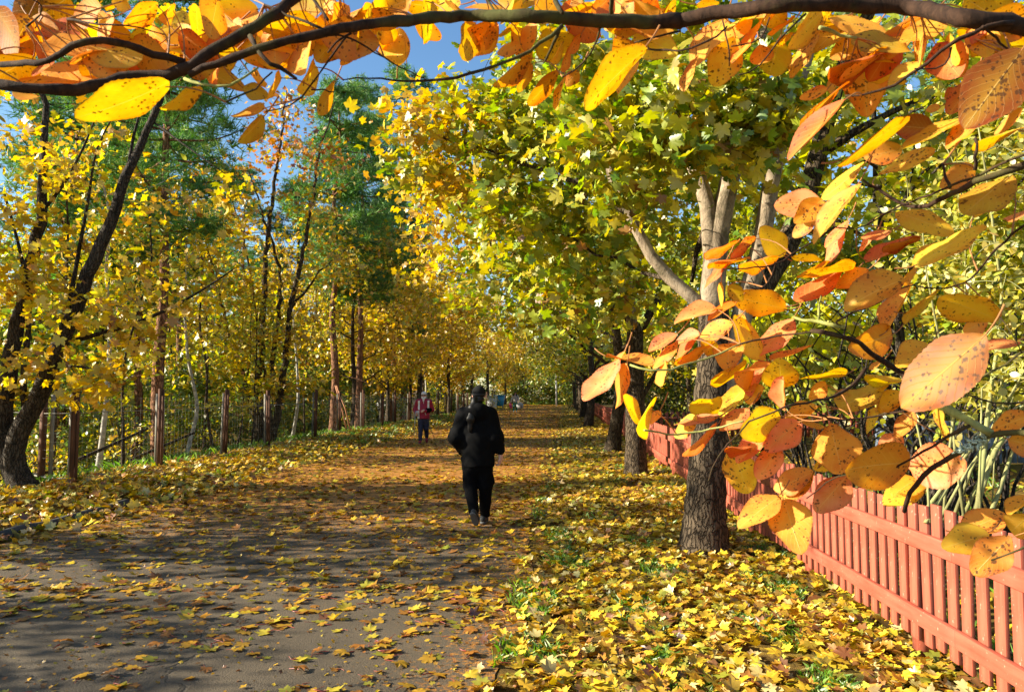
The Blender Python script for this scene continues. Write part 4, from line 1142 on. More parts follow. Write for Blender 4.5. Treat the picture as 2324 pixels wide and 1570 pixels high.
def hand(w, d, up, r, side):
    """palm, four bent fingers and a thumb; w = wrist, d = along the hand, up = back of hand, side = towards the thumb"""
    w, d, up = np.array(w), np.array(d, float), np.array(up, float); d /= np.linalg.norm(d)
    s = np.cross(d, up) * side; s /= np.linalg.norm(s); up = np.cross(s, d) * side
    out = [rcone(w, w + d * .045, .026, .030, (1, 1, 1)), rcone(w + d * .03 + s * .018, w + d * .085 + s * .026, .017, .014), rcone(w + d * .03 - s * .014, w + d * .08 - s * .024, .017, .013)]
    for i, (o, L_) in enumerate(((.030, .070), (.010, .080), (-.010, .074), (-.029, .058))):
        b0 = w + d * .085 + s * o; b1 = b0 + (d * .85 - up * .45) * L_ * .45; b2 = b1 + (d * .35 - up * .9) * L_ * .32; b3 = b2 + (-d * .15 - up * .95) * L_ * .25
        out += [rcone(b0 - d * .02, b1, .0105, .0095), rcone(b1, b2, .0095, .0085), rcone(b2, b3, .0085, .007)]
    t0 = w + d * .025 + s * .03; t1 = t0 + d * .035 + s * .022 - up * .01; t2 = t1 + d * .032 - s * .002 - up * .012
    return out + [rcone(t0, t1, .014, .012), rcone(t1, t2, .0115, .009)]
def head(c, f, nose=True):
    """skull, jaw, ears, brow, nose and lips; f = +1 faces +Y, -1 faces -Y"""
    c = np.array(c, float)
    q = lambda x, y, z: tuple(c + np.array([x, y * f, z]))
    return [ell(q(0, -.012, .03), (.074, .092, .088)), ell(q(0, .02, -.03), (.062, .072, .085)), ell(q(0, .055, -.085), (.034, .032, .028)),
            rcone(q(0, .088, .012), q(0, .112, -.022), .010, .015), ell(q(-.017, .092, -.028), (.010, .012, .009)), ell(q(.017, .092, -.028), (.010, .012, .009)),
            rcone(q(-.022, .088, -.056), q(.022, .088, -.056), .008, .008), rcone(q(-.034, .083, .032), q(.034, .083, .032), .011, .011),
            ell(q(.079, -.01, -.005), (.010, .022, .033)), ell(q(-.079, -.01, -.005), (.010, .022, .033)),
            rcone(q(0, -.02, -.06), q(0, -.03, -.16), .055, .06)]

M_SKIN = plain('skin', (.62, .33, .24), .55, .3, .06)
M_BLACK = plain('black_cloth', (.003, .003, .0034), .85, .1, .2)
M_BLACK2 = plain('black_trouser_cloth', (.0024, .0024, .003), .9, .1, .2)
M_CAP = plain('dark_grey_cap', (.008, .008, .008), .85, .15, .2)
M_HAIR = wood_mat('dark_hair', (.003, .0026, .0024), (.010, .008, .007), (1, 1, .05), 120, .5)
M_LIME = plain('lime_scarf', (.45, .55, .03), .8)
M_SHOE = plain('grey_shoe', (.035, .035, .035), .7)
M_SOLE = plain('shoe_sole', (.10, .10, .10), .7)

mp_ = P(1081, 1192, 9.5)
man = thing('person', 'man in black seen from behind, walking away down the path with a long ponytail', 'person', (mp_.x, 9.55, g(mp_.x, 9.55) + .012))
man.scale = (1, 1, .975)
sR, eR, wR = (.165, -.01, 1.405), (.245, -.04, 1.13), (.295, .02, .885)
sL, eL, wL = (-.17, -.01, 1.405), (-.262, -.06, 1.12), (-.205, .12, .93)
hd = (.02, .03, 1.655)
lg = [rcone((.09, 0, .90), (.085, .05, .50), .085, .055), rcone((.085, .05, .50), (.075, .16, .10), .055, .036),
      rcone((-.08, 0, .90), (-.06, .03, .50), .085, .055), rcone((-.06, .03, .50), (-.015, -.16, .17), .055, .036)]
body = head(hd, 1) + [rcone((0, 0, .95), (0, 0, 1.38), .13, .15, (1.15, .75, 1)), rcone(sR, sL, .06, .06)] + lg + \
    [rcone(sR, eR, .05, .04), rcone(eR, wR, .04, .027), rcone(sL, eL, .05, .04), rcone(eL, wL, .04, .027)] + hand(wR, (.02, .03, -1), (1, -.1, 0), 1, 1) + hand(wL, (.35, .5, -.6), (-1, .2, 0), 1, -1)
surf(body, .009, .014).build('body', M_SKIN, man, True)
jk = [rcone((.015, 0, .80), (.01, -.01, 1.15), .205, .20, (1.02, .68, 1)), rcone((.01, -.01, 1.12), (0, -.01, 1.33), .20, .16, (1.08, .68, 1)), rcone((.14, -.01, 1.395), (-.14, -.01, 1.395), .09, .09, (1, 1, 1)),
      rcone((.0, -.0, 1.46), (.015, 0, 1.53), .10, .08), ell((.01, -.12, 1.44), (.125, .07, .085)), ell((.01, -.10, 1.50), (.10, .06, .05)),
      rcone(sR, eR, .092, .082), rcone(eR, (.298, .015, .95), .080, .056), rcone(sL, eL, .092, .086), rcone(eL, wL, .084, .06)]
surf(jk, .013, .07, lambda G: np.maximum(.745 - G[..., 2] + .01 * np.sin(G[..., 0] * 20), -1), .0035).build('jacket', M_BLACK, man, True)
tr = [rcone((0, 0, .90), (0, 0, .80), .155, .16, (1.12, .72, 1)), rcone((.098, .01, .84), (.105, .055, .50), .106, .088), rcone((.105, .055, .50), (.085, .15, .13), .088, .066),
      rcone((-.092, .0, .84), (-.088, .03, .50), .106, .088), rcone((-.088, .03, .50), (-.02, -.15, .21), .086, .064), rcone((.185, .03, .62), (.19, .04, .54), .025, .03)]
surf(tr, .012, .03, lambda G: np.maximum(.085 - G[..., 2], -1), .004).build('trousers', M_BLACK2, man, True)
def shoe(par, ank, toe, mat=M_SHOE, sole=M_SOLE, nm='shoe'):
    a_, t_ = np.array(ank), np.array(toe); d = t_ - a_; L_ = np.linalg.norm(d); d /= L_
    hl = a_ - d * .055
    up = np.array([0, 0, 1.]) - d * d[2]; up /= np.linalg.norm(up)
    m = surf([rcone(hl + up * .005, a_ + d * .08, .043, .044, (1, 1, 1)), rcone(a_ + d * .08 - up * .008, t_ - d * .03 - up * .018, .044, .034), rcone(a_, a_ + up * .05 - d * .02, .042, .044)], .008, .02)
    o = m.build(nm, mat, par, True)
    surf([rcone(hl - up * .036, a_ + d * .08 - up * .036, .040, .042), rcone(a_ + d * .08 - up * .036, t_ - d * .02 - up * .036, .042, .034)], .007, .01,
         lambda G: np.abs((G - (a_ - up * .042)) @ up) - .013).build('sole', sole, o, True)
shoe(man, (.07, .17, .055), (.08, .36, .05)); shoe(man, (-.01, -.15, .155), (.01, -.055, .05))
cap = surf([ell((.02, .022, 1.69), (.088, .106, .092)), rcone((.02, .09, 1.695), (.02, .165, 1.68), .055, .04, (1.1, 1, .25))], .008, .012, lambda G: np.maximum(1.655 - G[..., 2] - .02 * (G[..., 1] < 0), -1))
co = cap.build('cap', M_CAP, man, True)
surf([ell((.02, .022, 1.665), (.0915, .109, .03))], .007, .01).build('cap_band', plain('grey_band', (.03, .029, .028), .8), co, True)
surf([rcone((-.02, -.075, 1.60), (-.045, -.13, 1.50), .04, .045), rcone((-.045, -.13, 1.50), (-.06, -.165, 1.36), .045, .045, (1, .6, 1)), rcone((-.06, -.165, 1.36), (-.075, -.155, 1.20), .045, .02, (1, .6, 1)), ell((.02, -.04, 1.60), (.07, .055, .06))], .008, .02, None, .004).build('hair', M_HAIR, man, True)
surf([rcone((-.01, -.05, 1.555), (.085, -.03, 1.545), .026, .022), rcone((.085, -.03, 1.545), (.08, .05, 1.52), .022, .02)], .008, .02).build('scarf', M_LIME, man, True)
mb = MB(); mb.box((.02, -.1445, 1.025), (.02, .0015, .004)); mb.build('reflective_tab', plain('grey_tab', (.12, .12, .12)), man)

# walker in maroon
wp = P(961, 1003, 25.0)
wk = thing('person', 'walker in a maroon and white jacket, white hat and dark glasses striding towards us', 'person', (wp.x, 25, g(wp.x, 25) + .012), 0.12)
sR, eR, wR = (-.19, 0, 1.36), (-.29, .06, 1.10), (-.24, -.12, .99)      # walker faces -Y: his right is at -X
sL, eL, wL = (.19, 0, 1.36), (.28, .09, 1.10), (.05, -.18, 1.06)
hd = (0, -.02, 1.56)
lg = [rcone((-.08, 0, .85), (-.09, -.06, .46), .085, .055), rcone((-.09, -.06, .46), (-.10, -.14, .09), .055, .038), rcone((.08, 0, .85), (.085, .02, .47), .085, .055), rcone((.085, .02, .47), (.10, .18, .16), .055, .038)]
body = head(hd, -1) + [rcone((0, 0, .9), (0, 0, 1.32), .13, .14, (1.15, .75, 1)), rcone(sR, sL, .06, .06)] + lg + [rcone(sR, eR, .05, .04), rcone(eR, wR, .04, .027), rcone(sL, eL, .05, .04), rcone(eL, wL, .04, .027)] + \
    hand(wR, (.1, -.6, -.5), (-.8, 0, .2), 1, -1) + hand(wL, (-.9, -.2, -.1), (0, -.8, .4), 1, 1)
surf(body, .010, .014).build('body', M_SKIN, wk, True)
M_MAROON = plain('maroon_shell', (.30, .012, .045), .5, .3)
M_WHITE = plain('white_fabric', (.80, .78, .78), .7)
jk = [rcone((0, 0, .84), (0, 0, 1.12), .20, .195, (1, .72, 1)), rcone((0, 0, 1.10), (0, 0, 1.33), .195, .165, (1.08, .72, 1)), rcone(sR, sL, .08, .08), rcone((0, 0, 1.40), (0, -.01, 1.46), .09, .075), rcone(sR, eR, .085, .075), rcone(eR, wR, .074, .055), rcone(sL, eL, .085, .075), rcone(eL, wL, .074, .055)]
jm = surf(jk, .012, .04, lambda G: np.maximum(.80 - G[..., 2], -1), .003)
vv = np.concatenate(jm.v); ff = np.concatenate(jm.f4); ce = vv[ff].mean(1)
white = ((np.abs(np.abs(ce[:, 0]) - .155) < .03) & (ce[:, 2] > 1.10) & (ce[:, 2] < 1.40)) | ((ce[:, 0] < -.135) & (ce[:, 2] < 1.06) & (ce[:, 0] > -.23) & (ce[:, 1] < .1)) | ((np.abs(ce[:, 0]) < .008) & (ce[:, 2] > 1.3) & (ce[:, 1] < 0))
dark = (np.linalg.norm(ce - (np.array(wL) + np.array(eL)) / 2, axis=1) < .15) & (ce[:, 1] < -.02) & (ce[:, 2] < 1.16) & (ce[:, 2] > 1.0)
jm.m4 = [np.where(dark, 2, np.where(white, 1, 0))]
jm.build('jacket', [M_MAROON, M_WHITE, M_BLACK], wk, True)
surf([rcone((0, 0, .85), (0, 0, .78), .15, .15, (1.1, .75, 1)), rcone((-.088, 0, .80), (-.092, -.055, .46), .105, .082), rcone((-.092, -.055, .46), (-.10, -.135, .12), .082, .062), rcone((.088, 0, .80), (.088, .02, .47), .105, .082), rcone((.088, .02, .47), (.10, .165, .20), .082, .062)], .012, .03,
     lambda G: np.maximum(.085 - G[..., 2], -1), .003).build('trousers', plain('navy_trousers', (.02, .022, .055), .7), wk, True)
M_RSHOE = plain('maroon_shoe', (.22, .012, .03), .5)
shoe(wk, (-.10, -.15, .055), (-.11, -.32, .05), M_RSHOE); shoe(wk, (.10, .17, .13), (.10, .06, .045), M_RSHOE)
surf([ell((0, -.012, 1.615), (.086, .102, .088))], .008, .01, lambda G: np.maximum(1.60 - G[..., 2], -1)).build('hat', M_WHITE, wk, True)
surf([rcone((-.055, -.105, 1.575), (-.02, -.113, 1.572), .018, .018), rcone((.055, -.105, 1.575), (.02, -.113, 1.572), .018, .018), rcone((-.06, -.09, 1.58), (.06, -.09, 1.58), .007, .007)], .006, .008).build('sunglasses', plain('dark_lens', (.01, .01, .012), .2, .6), wk, True)
surf([rcone((-.045, -.075, 1.50), (0, -.10, 1.46), .035, .035), rcone((.045, -.075, 1.50), (0, -.10, 1.46), .035, .035), rcone((0, -.10, 1.47), (0, -.115, 1.40), .045, .03)], .008, .02, None, .003).build('beard', M_WHITE, wk, True)
for k, (x0, y0, z0, x1, y1) in enumerate(((-.26, -.20, 1.0, -.31, -.02, ), (.02, -.24, 1.06, .38, .5))):
    mb = MB(); zz = .02; mb.tube([(x0, y0, z0 + .05), ((x0 + x1) / 2, (y0 + y1) / 2, (z0 + zz) / 2), (x1, y1, zz)], [.012, .010, .008], 6)
    o = mb.build('walking_pole', plain('pole_silver', (.5, .5, .48), .35, .5, metal=.5)); o.location = wk.location; o.rotation_euler = wk.rotation_euler
    tag(o, ['slender walking pole planted upright beside the maroon walker', 'slender walking pole trailing behind the maroon walker'][k], 'pole', 'walking poles')

# far person with a bag
fp = P(1169, 931, 66.0)
fpn = thing('person', 'far small person in a grey jacket and green trousers coming along the path', 'person', (fp.x, 66, g(fp.x, 66) + .012), 0.0)
hd = (.03, -.08, 1.60)
arms = [rcone((-.19, 0, 1.38), (-.30, -.02, 1.10), .05, .04), rcone((-.30, -.02, 1.10), (-.33, -.08, .88), .04, .027), rcone((.19, 0, 1.38), (.29, -.02, 1.12), .05, .04), rcone((.29, -.02, 1.12), (.33, -.12, .92), .04, .027)]
body = head(hd, -1) + [rcone((0, 0, .9), (0, -.03, 1.34), .13, .14, (1.15, .75, 1)), rcone((-.19, 0, 1.38), (.19, 0, 1.38), .06, .06)] + arms + hand((-.33, -.08, .88), (0, -.1, -1), (-1, 0, 0), 1, -1) + hand((.33, -.12, .92), (0, -.2, -1), (1, 0, 0), 1, 1) + \
    [rcone((-.09, 0, .86), (-.11, -.08, .46), .085, .055), rcone((-.11, -.08, .46), (-.12, -.04, .09), .055, .04), rcone((.09, 0, .86), (.10, .02, .46), .085, .055), rcone((.10, .02, .46), (.11, .12, .1), .055, .04)]
surf(body, .012, .014).build('body', M_SKIN, fpn, True)
surf([rcone((0, 0, .86), (0, -.02, 1.34), .2, .17, (1.08, .75, 1)), rcone((-.19, 0, 1.38), (.19, 0, 1.38), .08, .08)] + [rcone(q[1], q[2], q[3] + .035, q[4] + .03) for q in arms], .014, .04, lambda G: np.maximum(.82 - G[..., 2], -1)).build('jacket', plain('light_grey_jacket', (.42, .42, .42)), fpn, True)
surf([rcone((0, 0, .86), (0, 0, .8), .15, .15, (1.1, .75, 1)), rcone((-.095, 0, .82), (-.11, -.08, .46), .105, .085), rcone((-.11, -.08, .46), (-.12, -.04, .13), .085, .075), rcone((.095, 0, .82), (.10, .02, .46), .105, .085), rcone((.10, .02, .46), (.11, .12, .13), .085, .075)], .014, .03, lambda G: np.maximum(.1 - G[..., 2], -1)).build('trousers', plain('green_trousers', (.05, .22, .16)), fpn, True)
shoe(fpn, (-.12, -.05, .055), (-.12, -.22, .05), M_WHITE, M_WHITE); shoe(fpn, (.11, .11, .06), (.11, -.06, .05), M_WHITE, M_WHITE)
surf([ell((.03, -.065, 1.635), (.09, .105, .10)), rcone((-.02, -.02, 1.55), (-.1, -.05, 1.42), .10, .10), rcone((.06, -.02, 1.55), (.12, -.05, 1.42), .09, .08)], .01, .03, lambda G: np.maximum((G[..., 2] < 1.64) * .2 * (G[..., 1] < -.12) - .1, -1)).build('hood', M_BLACK, fpn, True)
o = surf([rcone((0, 0, .12), (.04, 0, -.12), .11, .12, (1, .6, 1)), rcone((-.02, 0, .2), (-.02, 0, .34), .018, .018)], .012, .03).build('bag', plain('pink_bag', (.5, .06, .18)), None, True)
o.location = (fp.x - .40, 65.9, g(fp.x, 66) + .55); tag(o, 'dark pink bag carried low by the far person', 'bag')
o = surf([ell((0, 0, 0), (.30, .16, .32)), rcone((-.08, 0, .28), (-.06, 0, .42), .02, .02)], .015, .03).build('bag', plain('grey_bag', (.30, .30, .31)), None, True)
o.location = (fp.x + .42, 65.9, g(fp.x, 66) + .55); tag(o, 'round grey bag hanging beside the far person', 'bag')

# ------------------------------------------------------------------ overhanging branches with big leaves close to the camera
def big_leaf_mat():
    m, nt, out = newmat("broad_autumn_leaf")
    a = N(nt, "ShaderNodeAttribute", attribute_name="Col")
    uvn = N(nt, "ShaderNodeUVMap"); sep = N(nt, "ShaderNodeSeparateXYZ"); nt.links.new(uvn.outputs[0], sep.inputs[0])
    tc = N(nt, "ShaderNodeTexCoord")
    u, v = sep.outputs[0], sep.outputs[1]
    av = math_(nt, 'ABSOLUTE', v)
    mid = ramp(nt, [(0.0, (1, 1, 1)), (0.035, (0, 0, 0))], av).outputs[0]
    ph = math_(nt, 'SUBTRACT', math_(nt, 'MULTIPLY', u, 9.0), math_(nt, 'MULTIPLY', av, 3.2))
    fr = math_(nt, 'ABSOLUTE', math_(nt, 'SUBTRACT', math_(nt, 'FRACT', ph), 0.5))
    side = ramp(nt, [(0.0, (1, 1, 1)), (0.07, (0, 0, 0))], fr).outputs[0]
    vein = math_(nt, 'MAXIMUM', mid, math_(nt, 'MULTIPLY', side, 0.45))
    nb = noise(nt, 28, 4, 0.6, tc.outputs["Object"])
    c = mixc(nt, a.outputs["Color"], mixc(nt, a.outputs["Color"], (0.85, 0.40, 0.30), 1.0, 'MULTIPLY'), ramp(nt, [(0.42, (0, 0, 0)), (0.70, (0.9, 0.9, 0.9))], nb.outputs[0]).outputs[0])
    nlow = noise(nt, 14, 2, 0.5, tc.outputs["Object"])
    inner = math_(nt, 'MULTIPLY', math_(nt, 'SUBTRACT', 1.0, math_(nt, 'MULTIPLY', av, 1.25), True), math_(nt, 'MULTIPLY', math_(nt, 'SUBTRACT', nlow.outputs[0], 0.3, True), 1.9, True))
    c = mixc(nt, c, (0.86, 0.60, 0.06), math_(nt, 'MULTIPLY', inner, 0.42))
    c = mixc(nt, c, (0.92, 0.74, 0.26), math_(nt, 'MULTIPLY', vein, 0.34))
    vo = N(nt, "ShaderNodeTexVoronoi"); vo.inputs["Scale"].default_value = 330
    nwp = noise(nt, 380, 3, 0.7, tc.outputs["Object"]); wvm = N(nt, "ShaderNodeVectorMath"); wvm.operation = 'MULTIPLY_ADD'
    nt.links.new(nwp.outputs["Color"], wvm.inputs[0]); wvm.inputs[1].default_value = (.0042, .0042, .0042); nt.links.new(tc.outputs["Object"], wvm.inputs[2])
    nt.links.new(wvm.outputs[0], vo.inputs["Vector"])
    vo2 = N(nt, "ShaderNodeSeparateColor"); nt.links.new(vo.outputs["Color"], vo2.inputs[0])
    npatch = noise(nt, 45, 3, 0.6, tc.outputs["Object"])
    lim = math_(nt, 'MULTIPLY', math_(nt, 'SUBTRACT', npatch.outputs[0], 0.34), math_(nt, 'MULTIPLY', vo2.outputs[0], 2.3))
    spot = math_(nt, 'LESS_THAN', vo.outputs["Distance"], lim)
    spot = math_(nt, 'MULTIPLY', spot, math_(nt, 'GREATER_THAN', vo2.outputs[1], 0.35))
    c = mixc(nt, c, (0.09, 0.035, 0.01), math_(nt, 'MULTIPLY', spot, 0.85))
    edge = ramp(nt, [(0.86, (0, 0, 0)), (1.0, (0.55, 0.55, 0.55))], av).outputs[0]
    c = mixc(nt, c, (0.35, 0.12, 0.02), edge)
    d = N(nt, "ShaderNodeBsdfDiffuse"); t = N(nt, "ShaderNodeBsdfTranslucent"); gl = N(nt, "ShaderNodeBsdfGlossy")
    gl.inputs["Roughness"].default_value = 0.55
    bp = N(nt, "ShaderNodeBump"); bp.inputs["Strength"].default_value = 0.5; bp.inputs["Distance"].default_value = 0.0006
    nt.links.new(math_(nt, 'SUBTRACT', math_(nt, 'MULTIPLY', npatch.outputs[0], 0.6), vein), bp.inputs["Height"])
    for s in (d, t, gl): nt.links.new(bp.outputs[0], s.inputs["Normal"])
    nt.links.new(c, d.inputs[0])
    hs = N(nt, "ShaderNodeHueSaturation"); hs.inputs["Saturation"].default_value = 1.1; hs.inputs["Value"].default_value = 1.15
    nt.links.new(c, hs.inputs["Color"]); nt.links.new(hs.outputs[0], t.inputs[0])
    m1 = N(nt, "ShaderNodeMixShader"); m1.inputs[0].default_value = 0.42
    nt.links.new(d.outputs[0], m1.inputs[1]); nt.links.new(t.outputs[0], m1.inputs[2])
    m2 = N(nt, "ShaderNodeMixShader"); m2.inputs[0].default_value = 0.022
    nt.links.new(m1.outputs[0], m2.inputs[1]); nt.links.new(gl.outputs[0], m2.inputs[2]); nt.links.new(m2.outputs[0], out.inputs[0])
    return m
M_BIG = big_leaf_mat()
M_STALK = plain('leaf_stalk', (.34, .14, .04), .6, .3, .3, 200)
LC = {'O': (.82, .38, .05), 'Y': (.86, .58, .045), 'P': (.80, .28, .11), 'R': (.58, .14, .035), 'B': (.70, .43, .035), 'G': (.68, .66, .05), 'X': (.36, .13, .014)}  # X: orange darkened in colour to stand for shade on the biggest leaves
frng = np.random.default_rng(303)
def big_leaf(Bp, Tp, width, col, view, shape_w=.64):
    """one leaf: toothed outline, cupped blade, drooping tip, from its base to its tip"""
    Bp, Tp = np.array(Bp), np.array(Tp)
    ax = Tp - Bp; Lp = np.linalg.norm(ax)
    ratio = width / (shape_w * Lp)
    vd = np.array(view) / np.linalg.norm(view)
    Lt = Lp
    if ratio > 1.0:                                    # seen along its length: it points towards or away from us
        Lt = min(width / shape_w, Lp * 1.6); dd = math.sqrt(max(0, Lt ** 2 - Lp ** 2)) * (1 if frng.random() < .5 else -1)
        ax = ax + vd * dd
    a = ax / np.linalg.norm(ax)
    ph = math.acos(min(1, max(.12, ratio))) * (1 if frng.random() < .5 else -1)
    n0 = -vd - a * (-vd @ a); n0 /= np.linalg.norm(n0)
    s0 = np.cross(n0, a)
    n = max((n0 * math.cos(p_) + s0 * math.sin(p_) for p_ in (ph, -ph)), key=lambda q_: abs(float(q_ @ np.array(to_sun))) + .15 * frng.random()); s = np.cross(n, a)
    nu, nv = 31, 9
    u = np.linspace(0, 1, nu); v = np.linspace(-1, 1, nv)
    skew = .88 + .34 * frng.random()
    prof = np.sin(np.pi * u ** skew) ** .58 * (1 + .10 * np.cos(2 * np.pi * (u - .35)))
    prof = prof / prof.max() * min(width / max(.2, min(1, ratio)), shape_w * Lt * 1.15) / 2
    prof = prof * (1 + .018 * np.where(np.arange(nu) % 2 == 0, 1, -1)) + .0003
    prof *= 1 + .05 * np.sin(u * 9 + frng.random() * 6)
    cup = frng.normal() * .16 + .10; droop = frng.normal() * .07; tw = frng.normal() * .16; wv = .022 * frng.random()
    U, Vv = np.meshgrid(u, v, indexing='ij')
    X = U * Lt; Yv = Vv * prof[:, None]
    Z = cup * np.abs(Vv) ** 1.6 * prof[:, None] * 1.1 + droop * Lt * (U - .5) ** 2 * 1.6 + tw * Yv * (U - .5) * 2 + wv * Lt * np.sin(U * 14 + Vv * 2) * np.abs(Vv)
    V3 = Bp + X[..., None] * a + Yv[..., None] * s + Z[..., None] * n
    org = Bp.copy()
    i = np.arange(nu - 1)[:, None] * nv; j = np.arange(nv - 1)[None, :]
    F = np.stack([i + j, i + j + 1, i + nv + j + 1, i + nv + j], -1).reshape(-1, 4)
    c = np.array(col) * (1 + .13 * frng.normal()) * (1 + .06 * frng.normal(size=3))
    cc = np.tile(np.clip(c, .01, .9), (nu * nv, 1))
    return V3.reshape(-1, 3) - org, F, cc, np.stack([U.ravel(), Vv.ravel()], 1), org
CR = {1: lambda x, y: (.3553 * x, .3553 * y), 2: lambda x, y: (743.7 + .3553 * x, .3553 * y), 3: lambda x, y: (1534 + .3553 * x, .3553 * y),
      5: lambda x, y: (743.7 + .385 * x, 511.3 + .385 * y), 6: lambda x, y: (1534 + .385 * x, 511.3 + .385 * y), 8: lambda x, y: (1162 + .5 * x, 1022.6 + .5 * y)}
CS = {1: .3553, 2: .3553, 3: .3553, 5: .385, 6: .385, 8: .5}

def make_branch(name, label, twigs, leaves, depth_of, base_y, seed):
    root_p = Vector(P(2500, base_y, depth_of(2500, base_y)))
    t = thing(name, label, 'branch', root_p, 0, 'branches hanging into the view from a tree beside the camera')
    trng = np.random.default_rng(seed)
    pts3 = []
    for tw in twigs:
        kind, r0, r1 = tw[0], tw[1], tw[2]
        q = [np.array(P(x, y, depth_of(x, y))) - np.array(root_p) for x, y in tw[3:]]
        Lq = sum(np.linalg.norm(b_ - a_) for a_, b_ in zip(q[:-1], q[1:]))
        n = max(6, int(Lq / .012))
        q = resample(q, n); dm = depth_of(tw[3][0], tw[3][1])
        k = S23 / F_PX * dm
        rad = np.linspace(r0 * k / 2, r1 * k / 2, n) * (1 + .07 * trng.normal(size=n))
        q[1:-1] += trng.normal(size=(n - 2, 3)) * .0006
        mb = MB(); mb.tube(q, rad, 9 if kind == 'b' else 6, wob=.05, rng=trng)
        mb.build({'b': 'limb', 't': 'twig', 'g': 'green_twig'}[kind], M_BRANCH_GREEN if kind == 'g' else M_BRANCH, t, True)
        pts3.append(q)
    sk = np.concatenate(pts3)
    size_of = lambda L_: CS[L_[0]] ** 2 * math.hypot(L_[3] - L_[1], L_[4] - L_[2]) * L_[5]
    leaves = sorted(leaves, key=lambda L_: -size_of(L_))
    rest = MB()
    for k, (cr, bx, by, tx, ty, w, c) in enumerate(leaves):
        (ax_, ay), (cx, cy) = CR[cr](bx, by), CR[cr](tx, ty)
        if cr == 8: w = w * .92
        lp = max(math.hypot(cx - ax_, cy - ay), w * CS[cr] * 1.1)
        D = depth_of(ax_, ay)
        Dl = min(D * 1.13, max(D * .80, .066 * F_PX / (lp * S23)))
        Bp = np.array(P(ax_, ay, Dl)); Tp = np.array(P(cx, cy, Dl * (1 + .03 * frng.normal())))
        w *= 1.12; Tp = Bp + (Tp - Bp) * 1.05
        wm = w * CS[cr] * S23 / F_PX * Dl
        V3, F, cc, uv, org = big_leaf(Bp, Tp, wm, np.array(LC[c]) * (.92 + .16 * frng.random()), np.array(ray((ax_ + cx) / 2, (ay + cy) / 2)))
        d = np.linalg.norm(sk - (org - np.array(root_p)), axis=1); j = int(np.argmin(d)); to = sk[j] + np.array(root_p)
        a_ = (Tp - Bp) / np.linalg.norm(Tp - Bp)
        if d[j] > .07: to = org - a_ * .018 + np.array([0, .004, .008])
        mid = org * .55 + to * .45 - a_ * .15 * np.linalg.norm(org - to)
        st = resample([to, mid, org, org + (Tp - Bp) * .06], 7) - org
        dst, off = (MB(), np.zeros(3)) if k < 100 else (rest, org - np.array(root_p))
        dst.add(V3 + off, F, cc, uv)
        dst.tube(st + off, [.0009, .0008, .0007, .00065, .0006, .0005, .0004], 5, cap=False, mi=1, col=cc[0])
        dst.uv.append(np.zeros((7 * 5, 2), np.float32))
        if k < 100:
            o = dst.build('leaf', [M_BIG, M_STALK], t, True); o.location = Vector(org) - root_p
    if rest.n: o = rest.build('leaves', [M_BIG, M_STALK], t, True); o['kind'] = 'stuff'
    return t

TW_A = [
 ('b', 40, 34, (2500, 85), (2324, 60), (2191, 40), (2067, 15), (1925, 8), (1761, 12), (1640, 25), (1534, 50)),
 ('b', 34, 14, (1545, 49), (1401, 46), (1205, 37), (1063, 35), (921, 46), (797, 60), (744, 71), (675, 85), (590, 110), (497, 142), (430, 170)),
 ('b', 26, 22, (740, -60), (668, 0), (604, 46), (544, 78), (480, 117), (416, 167), (355, 174), (302, 167), (231, 192), (142, 208), (0, 192), (-80, 180)),
 ('b', 18, 11, (419, 142), (337, 117), (256, 89), (178, 92), (107, 142), (0, 146), (-60, 140)),
 ('t', 14, 7, (568, 82), (583, 117), (611, 156), (650, 155), (668, 158), (672, 178)),
 ('g', 8, 5, (419, 178), (462, 192), (533, 206), (586, 153)), ('t', 6, 4, (512, 231), (568, 213), (618, 163)),
 ('t', 5, 3, (790, 78), (728, 156), (707, 203), (657, 245), (604, 252)), ('t', 4, 3, (707, 203), (740, 205), (758, 208)),
 ('t', 8, 4, (728, 64), (690, 48), (650, 28), (600, 10)), ('t', 5, 3, (153, 43), (213, 55), (302, 57), (373, 78)),
 ('t', 5, 3, (744, 80), (801, 85), (886, 139), (928, 163), (971, 181)), ('t', 10, 3, (1277, 57), (1241, 92), (1188, 124), (1099, 160), (1010, 181), (886, 185), (833, 171), (779, 181)),
 ('t', 11, 5, (1270, 64), (1255, 100), (1234, 142)), ('t', 5, 3, (1362, 64), (1344, 124), (1305, 167), (1277, 174)), ('t', 6, 5, (1090, -20), (1130, 36)), ('t', 12, 10, (1240, -30), (1277, 30)), ('t', 12, 10, (1387, -30), (1388, 30)),
 ('t', 5, 4, (1545, 70), (1472, 89), (1440, 96)), ('t', 5, 4, (1468, 110), (1534, 117), (1600, 105), (1650, 60)), ('t', 8, 6, (744, 45), (705, -10), (690, -40)), ('t', 6, 4, (797, 75), (760, 95), (744, 120)),
 ('t', 11, 5, (2300, 50), (2227, 57), (2156, 96), (2088, 153), (2031, 195), (1989, 218), (1918, 217)), ('t', 5, 3, (2159, 107), (2149, 153), (2102, 162), (2075, 155)),
 ('t', 5, 3, (1830, 30), (1797, 53), (1761, 92), (1733, 149), (1694, 178), (1676, 170)), ('t', 4, 3, (1747, 39), (1735, 95), (1660, 105)), ('g', 10, 6, (1860, 62), (1910, 80), (1945, 86)),
 ('t', 4, 3, (1640, 45), (1650, 100), (1655, 150)), ('t', 5, 3, (60, 60), (110, 20), (60, -10)), ('t', 7, 4, (2230, 60), (2290, 110), (2330, 160)),
]
